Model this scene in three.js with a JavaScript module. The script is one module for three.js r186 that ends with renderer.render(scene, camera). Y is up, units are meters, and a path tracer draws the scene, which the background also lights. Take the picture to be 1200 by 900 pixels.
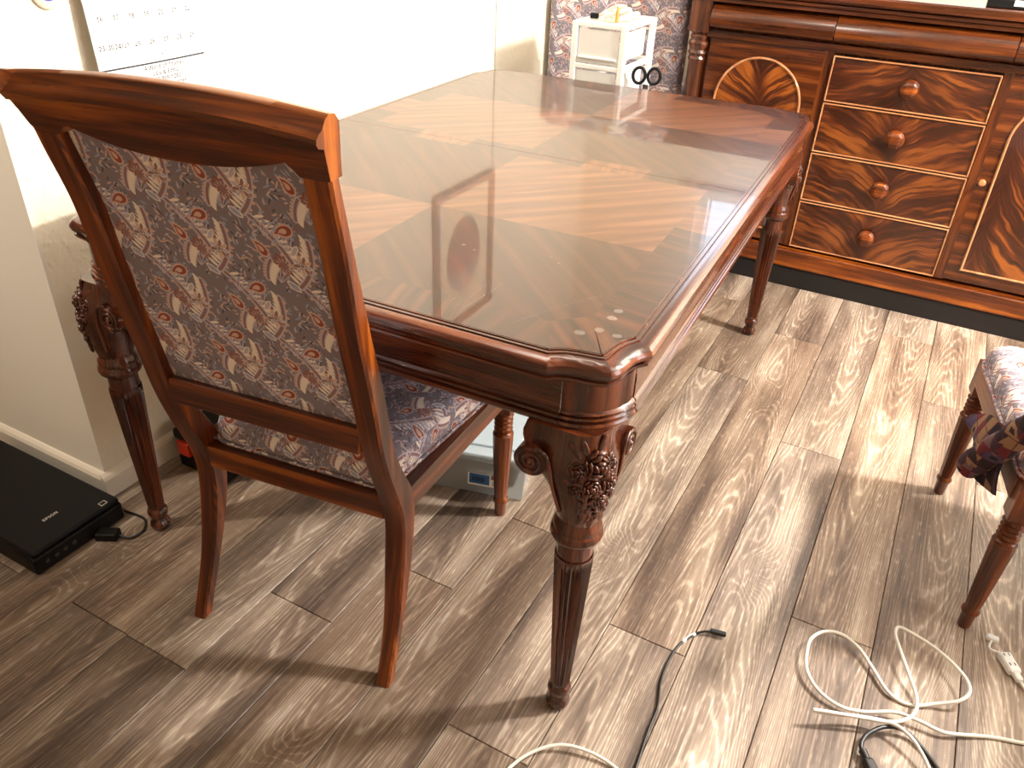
import * as THREE from 'three';
import { RoundedBoxGeometry } from 'three/addons/geometries/RoundedBoxGeometry.js';
import { mergeGeometries, mergeVertices, toCreasedNormals } from 'three/addons/utils/BufferGeometryUtils.js';
import { RectAreaLightUniformsLib } from 'three/addons/lights/RectAreaLightUniformsLib.js';

// ---------------------------------------------------------------- camera, sky, lights, exposure
RectAreaLightUniformsLib.init();
const scene = new THREE.Scene();
const camera = new THREE.PerspectiveCamera(51.34, 1200 / 900, 0.05, 60);
camera.rotation.order = 'YXZ';
camera.position.set(0.8822, 1.3225, 1.7363);
camera.rotation.set(-0.5638, 0.4741, 0.0473);
scene.add(camera);
const renderer = new THREE.WebGLRenderer({ antialias: true });
renderer.toneMapping = THREE.LinearToneMapping;
renderer.toneMappingExposure = 1.1;
renderer.shadowMap.enabled = true;
scene.background = new THREE.Color(0.75, 0.88, 1.0);
scene.backgroundIntensity = 2.2;
function areaLight(name, color, intensity, w, h, pos, target) {
  const l = new THREE.RectAreaLight(color, intensity, w, h);
  l.name = name; l.position.set(...pos); l.lookAt(...target); scene.add(l); return l;
}
areaLight('daylight_right_window', 0xf6f9ff, 5, 1.55, 1.2, [3.27, 1.375, -0.1], [0, 1.375, -0.1]);
areaLight('daylight_far_window', 0xdcecff, 4, 1.25, 0.75, [0.58, 1.81, -2.16], [0.58, 1.75, 0]);

// ---------------------------------------------------------------- helpers
const rng = (s) => () => { s |= 0; s = s + 0x6D2B79F5 | 0; let t = Math.imul(s ^ s >>> 15, 1 | s); t = t + Math.imul(t ^ t >>> 7, 61 | t) ^ t; return ((t ^ t >>> 14) >>> 0) / 4294967296; };
const rand = rng(7);
const V = (x, y, z) => new THREE.Vector3(x, y, z);
const lerp = (a, b, t) => a + (b - a) * t;
const sstep = (a, b, x) => { const t = Math.min(1, Math.max(0, (x - a) / (b - a))); return t * t * (3 - 2 * t); };
const taken = new Map();
function numbered(name) { const n = taken.get(name) ?? 0; taken.set(name, n + 1); return n ? `${name}_${String(n).padStart(3, '0')}` : name; }
function finish(o, parent) { o.castShadow = o.receiveShadow = true; parent.add(o); return o; }
function mesh(name, geo, mat, parent) { const m = new THREE.Mesh(geo, mat); m.name = parent === scene ? numbered(name) : name; return finish(m, parent); }
function tag(o, label, category, group) { o.userData.label = label; o.userData.category = category; if (group) o.userData.group = group; return o; }
function thing(name, label, category, pos = [0, 0, 0], turn = 0, group) {
  const o = new THREE.Group(); o.name = numbered(name); o.position.set(...pos); o.rotation.y = turn; scene.add(o);
  return tag(o, label, category, group);
}
function struct(name, geo, mat) { const m = mesh(name, geo, mat, scene); m.userData.kind = 'structure'; return m; }
function copyOf(o, label, pos, turn) {
  const c = o.clone(); c.name = numbered(o.name.replace(/_\d+$/, '')); c.userData = { ...o.userData, label }; c.position.set(...pos); c.rotation.y = turn; scene.add(c); return c;
}
const moved = (g, x, y, z) => g.translate(x, y, z);
function box(w, h, d, x = 0, y = 0, z = 0, r = 0.002) {
  const g = r > 0 ? new RoundedBoxGeometry(w, h, d, 2, Math.min(r, w / 2.01, h / 2.01, d / 2.01)) : new THREE.BoxGeometry(w, h, d);
  return g.translate(x, y, z);
}
const AX = { x: 0, y: 1, z: 2 };
// texture coordinates in metres: u along the grain, v across it
function grainUV(geo, axis = 'x', off = [rand(), rand()]) {
  const g = geo.index ? geo.toNonIndexed() : geo, p = g.attributes.position, n = p.count, uv = new Float32Array(n * 2), a = AX[axis];
  const A = V(), B = V(), C = V();
  for (let i = 0; i < n; i += 3) {
    A.fromBufferAttribute(p, i); B.fromBufferAttribute(p, i + 1); C.fromBufferAttribute(p, i + 2);
    const nm = B.clone().sub(A).cross(C.clone().sub(A)).toArray().map(Math.abs);
    const o = [0, 1, 2].filter((k) => k !== a);
    let ua = a, va = nm[o[0]] < nm[o[1]] ? o[0] : o[1];
    if (nm[a] > nm[o[0]] && nm[a] > nm[o[1]]) { ua = o[0]; va = o[1]; }
    [A, B, C].forEach((q, k) => { const c = q.toArray(); uv[(i + k) * 2] = c[ua] + off[0]; uv[(i + k) * 2 + 1] = c[va] + off[1]; });
  }
  g.setAttribute('uv', new THREE.BufferAttribute(uv, 2));
  return g;
}
const clean = (g) => { for (const k of Object.keys(g.attributes)) if (!['position', 'normal', 'uv'].includes(k)) g.deleteAttribute(k); return g; };
function merge(list) { return mergeGeometries(list.map((g) => clean(g.index ? g.toNonIndexed() : g))); }
// skin over rings of points; every ring has the same number of points
function loft(rings, { closed = true, cap = [false, false], crease = 0.6 } = {}) {
  const n = rings[0].length, pos = [], idx = [];
  rings.forEach((r) => r.forEach((q) => pos.push(...q)));
  const m = closed ? n : n - 1;
  for (let i = 0; i < rings.length - 1; i++) for (let j = 0; j < m; j++) {
    const a = i * n + j, b = i * n + (j + 1) % n, c = a + n, d = b + n;
    idx.push(a, b, d, a, d, c);
  }
  [0, 1].forEach((k) => {
    if (!cap[k]) return;
    const base = k ? (rings.length - 1) * n : 0, c = pos.length / 3, cen = [0, 0, 0];
    for (let j = 0; j < n; j++) for (let q = 0; q < 3; q++) cen[q] += pos[(base + j) * 3 + q] / n;
    pos.push(...cen);
    for (let j = 0; j < n; j++) { const a = base + j, b = base + (j + 1) % n; k ? idx.push(c, a, b) : idx.push(c, b, a); }
  });
  let g = new THREE.BufferGeometry();
  g.setAttribute('position', new THREE.Float32BufferAttribute(pos, 3)); g.setIndex(idx);
  g.setAttribute('uv', new THREE.Float32BufferAttribute(new Float32Array(pos.length / 3 * 2), 2));
  g = g.toNonIndexed(); g.computeVertexNormals();
  return toCreasedNormals(g, crease);
}
function lathe(profile, seg = 24, crease = 0.7) { const g = new THREE.LatheGeometry(profile.map(([r, y]) => new THREE.Vector2(r, y)), seg).toNonIndexed(); return toCreasedNormals(g, crease); }
function tube(points, r, seg = 60, rad = 8, closed = false) { return new THREE.TubeGeometry(new THREE.CatmullRomCurve3(points.map((p) => (Array.isArray(p) ? V(...p) : p)), closed, 'centripetal'), seg, r, rad, closed); }
// offset a plan outline [[x,z],...] to its inside by o (outline runs with its outside on the right-hand side of travel seen from above, see sign)
function offsetPath(pts, o, closed, sign = 1) {
  const n = pts.length;
  return pts.map((p, i) => {
    const a = closed ? pts[(i + n - 1) % n] : pts[Math.max(0, i - 1)], b = closed ? pts[(i + 1) % n] : pts[Math.min(n - 1, i + 1)];
    const seg = (u, v) => { const dx = v[0] - u[0], dz = v[1] - u[1], l = Math.hypot(dx, dz) || 1; return [dz / l * sign, -dx / l * sign]; };
    const n1 = a === p ? seg(p, b) : seg(a, p), n2 = b === p ? seg(a, p) : seg(p, b);
    let mx = n1[0] + n2[0], mz = n1[1] + n2[1]; const l = Math.hypot(mx, mz) || 1; mx /= l; mz /= l;
    const k = Math.max(0.5, mx * n1[0] + mz * n1[1]);
    return [p[0] - mx * o / k, p[1] - mz * o / k];
  });
}
// flat polygon slab in plan; uv in metres turned by angle
function slab(pts, yTop, t, angle = 0, off = [rand(), rand()]) {
  const s = new THREE.Shape(pts.map(([x, z]) => new THREE.Vector2(x, -z)));
  const g = new THREE.ExtrudeGeometry(s, { depth: t, bevelEnabled: false }).rotateX(-Math.PI / 2).translate(0, yTop - t, 0);
  const p = g.attributes.position, uv = g.attributes.uv, c = Math.cos(angle), q = Math.sin(angle);
  for (let i = 0; i < p.count; i++) { const x = p.getX(i), z = p.getZ(i); uv.setXY(i, x * c + z * q + off[0], -x * q + z * c + off[1]); }
  return g;
}

// ---------------------------------------------------------------- noise and textures
const perm = (() => { const r = rng(99), a = [...Array(256).keys()]; for (let i = 255; i > 0; i--) { const j = Math.floor(r() * (i + 1)); [a[i], a[j]] = [a[j], a[i]]; } return a; })();
const hash2 = (i, j) => perm[(perm[i & 255] + j) & 255] / 255;
function noise(x, y, px = 256, py = 256) {
  const i = Math.floor(x), j = Math.floor(y), fx = x - i, fy = y - j, w = (t) => t * t * (3 - 2 * t), u = w(fx), v = w(fy);
  const m = (a, b) => ((a % b) + b) % b, i0 = m(i, px), i1 = m(i + 1, px), j0 = m(j, py), j1 = m(j + 1, py);
  return lerp(lerp(hash2(i0, j0), hash2(i1, j0), u), lerp(hash2(i0, j1), hash2(i1, j1), u), v);
}
function fbm(x, y, o = 4, px = 256, py = 256) { let s = 0, a = 0.5, t = 0; for (let k = 0; k < o; k++) { s += a * noise(x, y, px, py); t += a; a *= 0.5; x *= 2; y *= 2; px *= 2; py *= 2; } return s / t; }
function dataTex(w, h, fn, { srgb = true, rep = [1, 1] } = {}) {
  const d = new Uint8Array(w * h * 4);
  for (let j = 0; j < h; j++) for (let i = 0; i < w; i++) { const c = fn((i + 0.5) / w, (j + 0.5) / h), k = (j * w + i) * 4; d[k] = Math.max(0, Math.min(255, c[0])); d[k + 1] = Math.max(0, Math.min(255, c[1])); d[k + 2] = Math.max(0, Math.min(255, c[2])); d[k + 3] = 255; }
  const t = new THREE.DataTexture(d, w, h, THREE.RGBAFormat);
  t.magFilter = THREE.LinearFilter; t.minFilter = THREE.LinearMipmapLinearFilter; t.generateMipmaps = true; t.wrapS = t.wrapT = THREE.RepeatWrapping;
  if (srgb) t.colorSpace = THREE.SRGBColorSpace;
  t.repeat.set(...rep); t.needsUpdate = true; return t;
}
function canvasTex(w, h, draw, rep) {
  const c = document.createElement('canvas'); c.width = w; c.height = h; const g = c.getContext('2d'); draw(g, w, h);
  const t = new THREE.CanvasTexture(c); t.colorSpace = THREE.SRGBColorSpace; t.wrapS = t.wrapT = THREE.RepeatWrapping; if (rep) t.repeat.set(...rep); return t;
}
const mixc = (a, b, t) => [lerp(a[0], b[0], t), lerp(a[1], b[1], t), lerp(a[2], b[2], t)];
// straight-grained mahogany, 1 m along by 0.3 m across
function mahoganyTex(dark, mid, light, seed) {
  return dataTex(1024, 384, (u, v) => {
    const wv = v + 0.03 * (fbm(u * 4 + seed, v * 4, 3, 4, 4) - 0.5);
    const broad = fbm(u * 3 + seed, wv * 14 + seed, 4, 3, 14), fine = noise(u * 16 + seed, wv * 150, 16, 150), pore = noise(u * 40 + 3, v * 220 + seed, 40, 220);
    let t = sstep(0.25, 0.75, broad) * 0.7 + fine * 0.3, c = t < 0.5 ? mixc(dark, mid, t * 2) : mixc(mid, light, t * 2 - 1);
    if (pore > 0.78) c = mixc(c, dark, (pore - 0.78) * 2.2);
    return c;
  }, { rep: [1, 1 / 0.3] });
}
// feathered crotch veneer, wm by hm metres, its spine upright at u = spine
function flameTex(dark, mid, light, seed, spine, wm, hm, lean = 1, w = 768, h = 512) {
  return dataTex(w, h, (u, v) => {
    const X = (u - spine) * wm, Y = v * hm, wob = 0.05 * (fbm(Y * 9 + seed, 1.5, 3) - 0.5), x = Math.abs(X - wob) + 0.001;
    const s = Y - lean * (0.42 * Math.sqrt(x + 0.004) - 0.2 * x) + 0.045 * (fbm(X * 9 + seed, Y * 9 + seed, 3) - 0.5) + 0.008 * (fbm(X * 40, Y * 40 + seed, 2) - 0.5);
    const band = fbm(s * 20 + seed * 3, x * 6 + seed, 3), streak = fbm(s * 105 + seed, x * 13 + seed * 2, 2), fine = noise(s * 260 + seed, x * 24);
    let t = sstep(0.3, 0.68, band * 0.5 + streak * 0.5) * 0.8 + fine * 0.2;
    t *= lerp(0.5, 1, sstep(0.0, 0.045, x)) * lerp(0.75, 1.1, fbm(X * 6 + 3 * seed, Y * 6, 2));
    return t < 0.45 ? mixc(dark, mid, t / 0.45) : mixc(mid, light, Math.min(1, (t - 0.45) / 0.5));
  });
}
// limed oak plank, 1.515 m by 0.167 m, grain with nested arches
function oakTex(seed) {
  const r = rng(seed * 131 + 5), u0 = r() * 1.5, dir = r() < 0.5 ? 1 : -1, straight = r() < 0.3, kx = [r() * 1.4, r()], tone = 0.86 + r() * 0.28, hue = r();
  return dataTex(1536, 192, (U, v) => {
    const u = U * 1.515;
    const c = 0.5 + 0.22 * Math.sin(u * 2.1 + seed) + 0.25 * (fbm(u * 1.3 + seed, 3.3, 2) - 0.5), q = (v - c);
    const kn = Math.hypot((u - kx[0]) * 9, (v - kx[1]) * 3), knot = Math.exp(-kn * kn * 2.2);
    const f = straight ? v * 5 + 1.2 * fbm(u * 1.6 + seed, v * 2.5, 3) : q * q * 11 + dir * (u - u0) * 2.1 + 1.3 * fbm(u * 2.2 + seed, v * 2.2 + seed, 4) + knot * 1.8;
    const ring = 0.5 + 0.5 * Math.sin(f * 24.0 + 1.5 * fbm(u * 14, v * 9 + seed, 2));
    const pore = noise(u * 45 + seed, v * 110), pore2 = noise(u * 9 + seed, v * 48 + 7), patch = fbm(u * 2.4 + seed * 2, v * 2.6 + seed, 3), rag = noise(u * 80, v * 60 + seed);
    const line = sstep(0.72, 1.0, ring + 0.3 * (rag - 0.5)) * sstep(0.3, 0.7, patch + 0.08);
    let t = 0.33 + 0.8 * (patch - 0.5) + 0.26 * (pore2 - 0.5) + 0.26 * line * (0.4 + 0.6 * pore) + 0.08 * (ring - 0.5);
    if (pore > 0.70) t += (pore - 0.70) * 0.9;
    t -= knot * 0.25 * (ring);
    t = Math.max(0, Math.min(1, t));
    const cd = mixc([70, 58, 52], [76, 58, 46], hue), cm = mixc([138, 121, 107], [144, 120, 100], hue), cl = [218, 206, 188];
    const cc = t < 0.45 ? mixc(cd, cm, t / 0.45) : mixc(cm, cl, (t - 0.45) / 0.55);
    return cc.map((k) => k * tone);
  });
}
const paisleyTex = (rep) => canvasTex(640, 960, (g, WW, HH) => {
  const W = 400, H = 600; g.scale(WW / W, HH / H); g.fillStyle = '#8c848f'; g.fillRect(0, 0, W, H);
  const r = rng(31), pal = { lav: '#cbc3d2', pale: '#fbf0e8', rust: '#a2584c', peach: '#dcbcb0', blue: '#aab0cc', dark: '#655a62', rose: '#9c7a7c' };
  const leaf = (l, w, fill, line, lw = 5) => { g.beginPath(); g.moveTo(0, 0); g.bezierCurveTo(l * 0.3, -w, l * 0.75, -w * 0.9, l, 0); g.bezierCurveTo(l * 0.7, w * 0.8, l * 0.3, w, 0, 0); g.fillStyle = fill; g.fill(); if (line) { g.strokeStyle = line; g.lineWidth = lw; g.stroke(); } };
  const boteh = (s) => {
    const shape = (k) => { g.beginPath(); g.moveTo(-90 * k, 10 * k); g.bezierCurveTo(-40 * k, -50 * k, 60 * k, -70 * k, 85 * k, -8 * k); g.bezierCurveTo(92 * k, 48 * k, 10 * k, 58 * k, -20 * k, 30 * k); g.bezierCurveTo(-40 * k, 14 * k, -60 * k, 12 * k, -90 * k, 10 * k); };
    shape(s * 1.25); g.strokeStyle = pal.blue; g.lineWidth = 7; g.setLineDash([9, 9]); g.stroke(); g.setLineDash([]);
    shape(s); g.fillStyle = pal.rust; g.fill(); g.strokeStyle = pal.peach; g.lineWidth = 8; g.stroke();
    shape(s * 0.45); g.fillStyle = pal.peach; g.fill();
  };
  const flower = () => {
    for (let k = 0; k < 9; k++) { g.save(); g.rotate(k / 9 * Math.PI * 2); g.translate(14, 0); leaf(74, 24, k % 3 ? (k % 2 ? pal.peach : pal.lav) : pal.rose, pal.pale, 4); g.restore(); }
    for (let k = 0; k < 7; k++) { g.beginPath(); g.arc(Math.cos(k * 0.9) * 26, Math.sin(k * 0.9) * 26, 8, 0, 7); g.fillStyle = pal.rose; g.fill(); }
    g.beginPath(); g.arc(0, 0, 17, 0, 7); g.fillStyle = pal.dark; g.fill(); g.strokeStyle = pal.pale; g.lineWidth = 5; g.stroke(); g.beginPath(); g.arc(0, 0, 6, 0, 7); g.fillStyle = pal.lav; g.fill();
  };
  const rosette = () => { g.beginPath(); for (let k = 0; k <= 40; k++) { const a = k / 40 * 6.2832, q = 66 + 12 * Math.sin(a * 8); g[k ? 'lineTo' : 'moveTo'](Math.cos(a) * q, Math.sin(a) * q * 0.85); } g.fillStyle = pal.rose; g.fill(); g.strokeStyle = pal.rust; g.lineWidth = 6; g.stroke(); for (let k = 0; k < 11; k++) { g.save(); g.rotate(k / 11 * 6.2832); g.fillStyle = pal.peach; g.fillRect(24, -2.5, 20, 5); g.restore(); } };
  const plume = (len, bend) => { // long curved feather with saw-tooth leaves
    g.lineCap = 'round'; g.strokeStyle = pal.lav; g.lineWidth = 34; g.beginPath(); g.moveTo(0, 0); g.quadraticCurveTo(len * 0.5, bend, len, 0); g.stroke();
    g.strokeStyle = pal.rose; g.lineWidth = 16; g.stroke();
    for (let k = 0; k < 12; k++) { const t = (k + 0.5) / 12, x = len * t, y = 2 * bend * t * (1 - t); g.save(); g.translate(x, y - 10); g.rotate(-1.15 + t * 0.2); leaf(62 - 16 * t, 11, pal.pale, null); g.restore(); if (k % 2) { g.beginPath(); g.arc(x, y + 22, 8, 0, 7); g.fillStyle = pal.peach; g.fill(); } }
  };
  const spray = () => { for (let k = -2; k <= 2; k++) { g.save(); g.rotate(k * 0.38); g.strokeStyle = pal.lav; g.lineWidth = 6; g.beginPath(); g.moveTo(0, 0); g.lineTo(0, -70); g.stroke(); g.beginPath(); g.arc(0, -78, 11, 0, 7); g.fillStyle = k % 2 ? pal.lav : pal.blue; g.fill(); g.restore(); } };
  const at = (x, y, a, f) => { for (const dx of [-W, 0, W]) for (const dy of [-H, 0, H]) { g.save(); g.translate(x + dx, y + dy); g.rotate(a); f(); g.restore(); } };
  for (let k = 0; k < 300; k++) { const x = r() * W, y = r() * H, a = r() * 6, c = [pal.lav, pal.blue, pal.rose, pal.dark, pal.peach][Math.floor(r() * 5)], l = 16 + r() * 30; at(x, y, a, () => leaf(l, 6, c, null)); }
  for (const [ox, oy, fl] of [[0, 0, 1], [W / 2, H / 2, 1]]) {
    const A = (x, y, a, f, k = 1) => at(ox + x, oy + y, a, () => { g.scale(k * fl, k); f(); });
    A(120, 215, 0.2, rosette, 0.8); A(205, 190, 0.5, flower, 0.78); A(10, 10, 0.92, () => plume(320, -40), 0.95); A(185, 300, -1.25, () => plume(230, 60), 1.0);
    A(160, 140, -0.3, spray, 0.85); A(212, 196, 0.9, flower, 0.55); A(25, 150, 0.85, () => boteh(0.5)); A(150, 55, -0.35, () => boteh(0.58));
    A(60, 90, 0.2, spray, 0.85); A(120, 285, 0.6, () => leaf(80, 22, pal.blue, pal.pale), 0.9); A(205, 110, 2.2, () => leaf(70, 20, pal.lav, pal.pale), 0.9); A(45, 250, -0.6, () => leaf(70, 20, pal.peach, pal.rust)); A(90, 300, 0.1, spray, 0.7); A(60, 200, 1.9, () => plume(120, 18), 0.8);
  }
  const im = g.getImageData(0, 0, WW, HH), d = im.data; for (let i = 0; i < d.length; i += 4) { const k = ((i / 4) % 3 ? 4 : -10) + (r() - 0.5) * 22; d[i] += k; d[i + 1] += k; d[i + 2] += k; } g.putImageData(im, 0, 0);
}, rep);

// ---------------------------------------------------------------- materials
const std = (o) => new THREE.MeshPhysicalMaterial(o);
const T = {
  chair: mahoganyTex([54, 20, 4], [118, 55, 13], [176, 99, 27], 3),
  table: mahoganyTex([48, 19, 8], [90, 40, 17], [130, 66, 31], 11),
  light: mahoganyTex([78, 42, 23], [102, 59, 34], [120, 76, 47], 17),
  deep: mahoganyTex([50, 23, 10], [66, 32, 14], [80, 42, 20], 23),
  band: mahoganyTex([40, 19, 10], [70, 35, 18], [100, 54, 30], 47),
  pale: mahoganyTex([150, 92, 54], [188, 128, 84], [214, 164, 120], 41),
  board: mahoganyTex([50, 21, 7], [90, 42, 14], [132, 71, 27], 29),
};
const plaster = dataTex(512, 512, (u, v) => { const a = fbm(u * 24, v * 24, 4, 24, 24), b = noise(u * 90, v * 90, 90, 90); const k = 255 * Math.min(1, sstep(0.35, 0.62, a) * 0.7 + b * 0.3); return [k, k, k]; }, { srgb: false, rep: [2.2, 2.2] });
const M = {
  chairWood: std({ map: T.chair, roughness: 0.3, clearcoat: 0.2, clearcoatRoughness: 0.1 }),
  tableWood: std({ map: T.table, roughness: 0.26, clearcoat: 0.5, clearcoatRoughness: 0.08 }),
  topLight: std({ map: T.light, roughness: 0.32, ior: 1.4, clearcoat: 0.6, clearcoatRoughness: 0.03 }),
  topDeep: std({ map: T.deep, roughness: 0.32, ior: 1.4, clearcoat: 0.6, clearcoatRoughness: 0.03 }),
  topBand: std({ map: T.band, roughness: 0.32, ior: 1.4, clearcoat: 0.6, clearcoatRoughness: 0.03 }),
  boardWood: std({ map: T.board, roughness: 0.26, clearcoat: 0.4, clearcoatRoughness: 0.08 }),
  bead: std({ map: T.pale, roughness: 0.28, clearcoat: 0.6, clearcoatRoughness: 0.1 }),
  dark: std({ color: 0x0b0604, roughness: 0.9 }),
  fabric: std({ map: paisleyTex([1 / 0.138, 1 / 0.207]), roughness: 0.95, sheen: 0.3, sheenRoughness: 0.6, sheenColor: new THREE.Color(0.5, 0.45, 0.45) }),
  wall: std({ color: new THREE.Color(0.84, 0.78, 0.64), roughness: 0.85, bumpMap: plaster, bumpScale: 0.0012 }),
  wallTan: std({ color: new THREE.Color(0.34, 0.25, 0.16), roughness: 0.8 }),
  wallSmooth: std({ color: new THREE.Color(0.84, 0.79, 0.70), roughness: 0.6 }),
  ceiling: std({ color: new THREE.Color(0.42, 0.38, 0.32), roughness: 0.9 }),
  trim: std({ color: new THREE.Color(0.82, 0.74, 0.62), roughness: 0.5 }),
  white: std({ color: new THREE.Color(0.86, 0.86, 0.84), roughness: 0.4 }),
  cordWhite: std({ color: new THREE.Color(0.8, 0.77, 0.7), roughness: 0.4 }),
  cordBlack: std({ color: new THREE.Color(0.012, 0.011, 0.011), roughness: 0.38 }),
  black: std({ color: new THREE.Color(0.004, 0.0035, 0.0035), roughness: 0.5, specularIntensity: 0.5 }),
  frost: std({ color: new THREE.Color(0.9, 0.9, 0.88), roughness: 0.45, transmission: 0.4, thickness: 0 }),
  glass: std({ color: 0xffffff, roughness: 0.0, transmission: 1, thickness: 0 }),
  steel: std({ color: new THREE.Color(0.6, 0.6, 0.6), metalness: 1, roughness: 0.25 }),
};
const oak = [1, 2, 3, 4, 5, 6, 7, 8].map((s) => std({ map: oakTex(s), roughness: 0.46 }));

// ---------------------------------------------------------------- the room
const X0 = -2.4, X1 = 3.1, Z0 = -1.97, Z1 = 3.2, CEIL = 2.45;
const floor = struct('floor', box(X1 - X0, 0.1, Z1 - Z0, (X0 + X1) / 2, -0.0545, (Z0 + Z1) / 2, 0), std({ color: 0x1a120d, roughness: 0.9 }));
{
  const PW = 0.1672, PL = 1.515, ox = 0.5547, known = { '-1': -0.547, 0: 0.597, 1: -0.266, 2: 0.377, 3: -0.725, '-4': 0.891, '-6': 1.123 };
  const r = rng(5), a0 = Math.floor((X0 - ox) / PW), a1 = Math.ceil((X1 - ox) / PW);
  for (let n = a0; n < a1; n++) {
    const j = known[n] ?? r() * PL, xa = Math.max(X0, ox + n * PW), xb = Math.min(X1, ox + (n + 1) * PW);
    for (let k = -4; k < 5; k++) {
      const za = j + k * PL, zb = za + PL, ca = Math.max(Z0, za), cb = Math.min(Z1, zb);
      if (cb - ca < 0.02) continue;
      const g = 0.0008, c = 0.0012, t = 0.005, x = [xa + g, xa + g + c, xb - g - c, xb - g], z = [ca + g, ca + g + c, cb - g - c, cb - g];
      const ring = (i, y) => [[x[i], y, z[i]], [x[i], y, z[3 - i]], [x[3 - i], y, z[3 - i]], [x[3 - i], y, z[i]]];
      const geo = loft([ring(0, -t), ring(0, -c), ring(1, 0)], { cap: [false, true], crease: 0.2 });
      const p = geo.attributes.position, uv = geo.attributes.uv, flip = r() < 0.5;
      for (let i = 0; i < p.count; i++) { const u = (p.getZ(i) - za) / PL, v = (p.getX(i) - (ox + n * PW)) / PW; uv.setXY(i, flip ? 1 - u : u, flip ? 1 - v : v); }
      mesh('plank', geo, oak[Math.floor(r() * oak.length)], floor);
    }
  }
}
struct('ceiling', box(X1 - X0 + 0.24, 0.1, Z1 - Z0 + 0.24, (X0 + X1) / 2, CEIL + 0.05, (Z0 + Z1) / 2, 0), M.ceiling);
const WL = -0.67, ZE = 0.85;
const uvM = (g) => grainUV(g, 'y', [0, 0]);
struct('wall_left', uvM(box(0.12, CEIL, ZE - 0.008 - Z0 + 0.12, WL - 0.06, CEIL / 2, (ZE - 0.008 + Z0 - 0.12) / 2, 0)), M.wall);
struct('wall_left_return', uvM(merge([box(WL - 0.12 - X0 + 0.12, CEIL, 0.112, (WL - 0.12 + X0 - 0.12) / 2, CEIL / 2, ZE - 0.064, 0), box(WL - X0 + 0.12, CEIL, 0.008, (WL + X0 - 0.12) / 2, CEIL / 2, ZE - 0.004, 0)])), M.wallSmooth);
struct('wall_left_near', uvM(box(0.12, CEIL, Z1 - ZE, X0 - 0.06, CEIL / 2, (Z1 + ZE) / 2, 0)), M.wallTan);
struct('wall_back', uvM(box(X1 - X0 + 0.24, CEIL, 0.12, (X0 + X1) / 2, CEIL / 2, Z1 + 0.06, 0)), M.wallTan);
// a wall with a window hole, built as four solid pieces joined in one mesh
function holed(name, along, a, b, at, t, h, mat) {
  const [w0, w1, y0, y1] = h, P = (u0, u1, v0, v1) => along === 'x' ? box(u1 - u0, v1 - v0, t, (u0 + u1) / 2, (v0 + v1) / 2, at, 0) : box(t, v1 - v0, u1 - u0, at, (v0 + v1) / 2, (u0 + u1) / 2, 0);
  return struct(name, uvM(merge([P(a, w0, 0, CEIL), P(w1, b, 0, CEIL), P(w0, w1, 0, y0), P(w0, w1, y1, CEIL)])), mat);
}
const WF = [-0.07, 1.23, 1.42, 2.2], WR = [-0.9, 0.7, 0.75, 2.0];
holed('wall_far', 'x', WL, X1 + 0.12, Z0 - 0.06, 0.12, WF, M.wall);
holed('wall_right', 'z', Z0, Z1, X1 + 0.06, 0.12, WR, M.wallTan);
function windowUnit(name, along, at, inward, [a, b, y0, y1]) {
  const g = [], f = 0.045, P = (u0, u1, v0, v1, d, off) => { const q = along === 'x' ? box(u1 - u0, v1 - v0, d, (u0 + u1) / 2, (v0 + v1) / 2, at + off * inward, 0.003) : box(d, v1 - v0, u1 - u0, at + off * inward, (v0 + v1) / 2, (u0 + u1) / 2, 0.003); return q; };
  g.push(P(a, a + f, y0, y1, 0.05, 0), P(b - f, b, y0, y1, 0.05, 0), P(a + f, b - f, y0, y0 + f, 0.05, 0), P(a + f, b - f, y1 - f, y1, 0.05, 0), P((a + b) / 2 - 0.02, (a + b) / 2 + 0.02, y0 + f, y1 - f, 0.045, 0));
  const w = struct(name, merge(g), M.white);
  mesh('window_sill', P(a - 0.03, b + 0.03, y0 - 0.03, y0, 0.11, 0.055), M.white, w);
  for (const [u0, u1] of [[a + f, (a + b) / 2 - 0.02], [(a + b) / 2 + 0.02, b - f]]) mesh('pane', P(u0, u1, y0 + f, y1 - f, 0.004, 0), M.glass, w);
}
windowUnit('window_1', 'x', Z0 - 0.06, 1, WF);
windowUnit('window_2', 'z', X1 + 0.06, -1, WR);
function baseboard(name, x0, z0, x1, z1) { // profile swept between two points; inside of the room lies on the left of travel
  const dx = x1 - x0, dz = z1 - z0, l = Math.hypot(dx, dz), nx = dz / l, nz = -dx / l, pr = [[0, 0], [0.014, 0], [0.014, 0.052], [0.010, 0.060], [0.004, 0.066], [0, 0.068]];
  const ring = (x, z) => pr.map(([o, y]) => [x + nx * o, y, z + nz * o]);
  return struct(name, loft([ring(x0, z0), ring(x1, z1)], { cap: [true, true], crease: 0.3 }), M.trim);
}
baseboard('baseboard_left', WL, Z0, WL, ZE + 0.014);
baseboard('baseboard_left_return', WL, ZE, X0, ZE);
baseboard('baseboard_right', X1, Z1, X1, Z0);
baseboard('baseboard_back', X0, Z1, X1, Z1);

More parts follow.
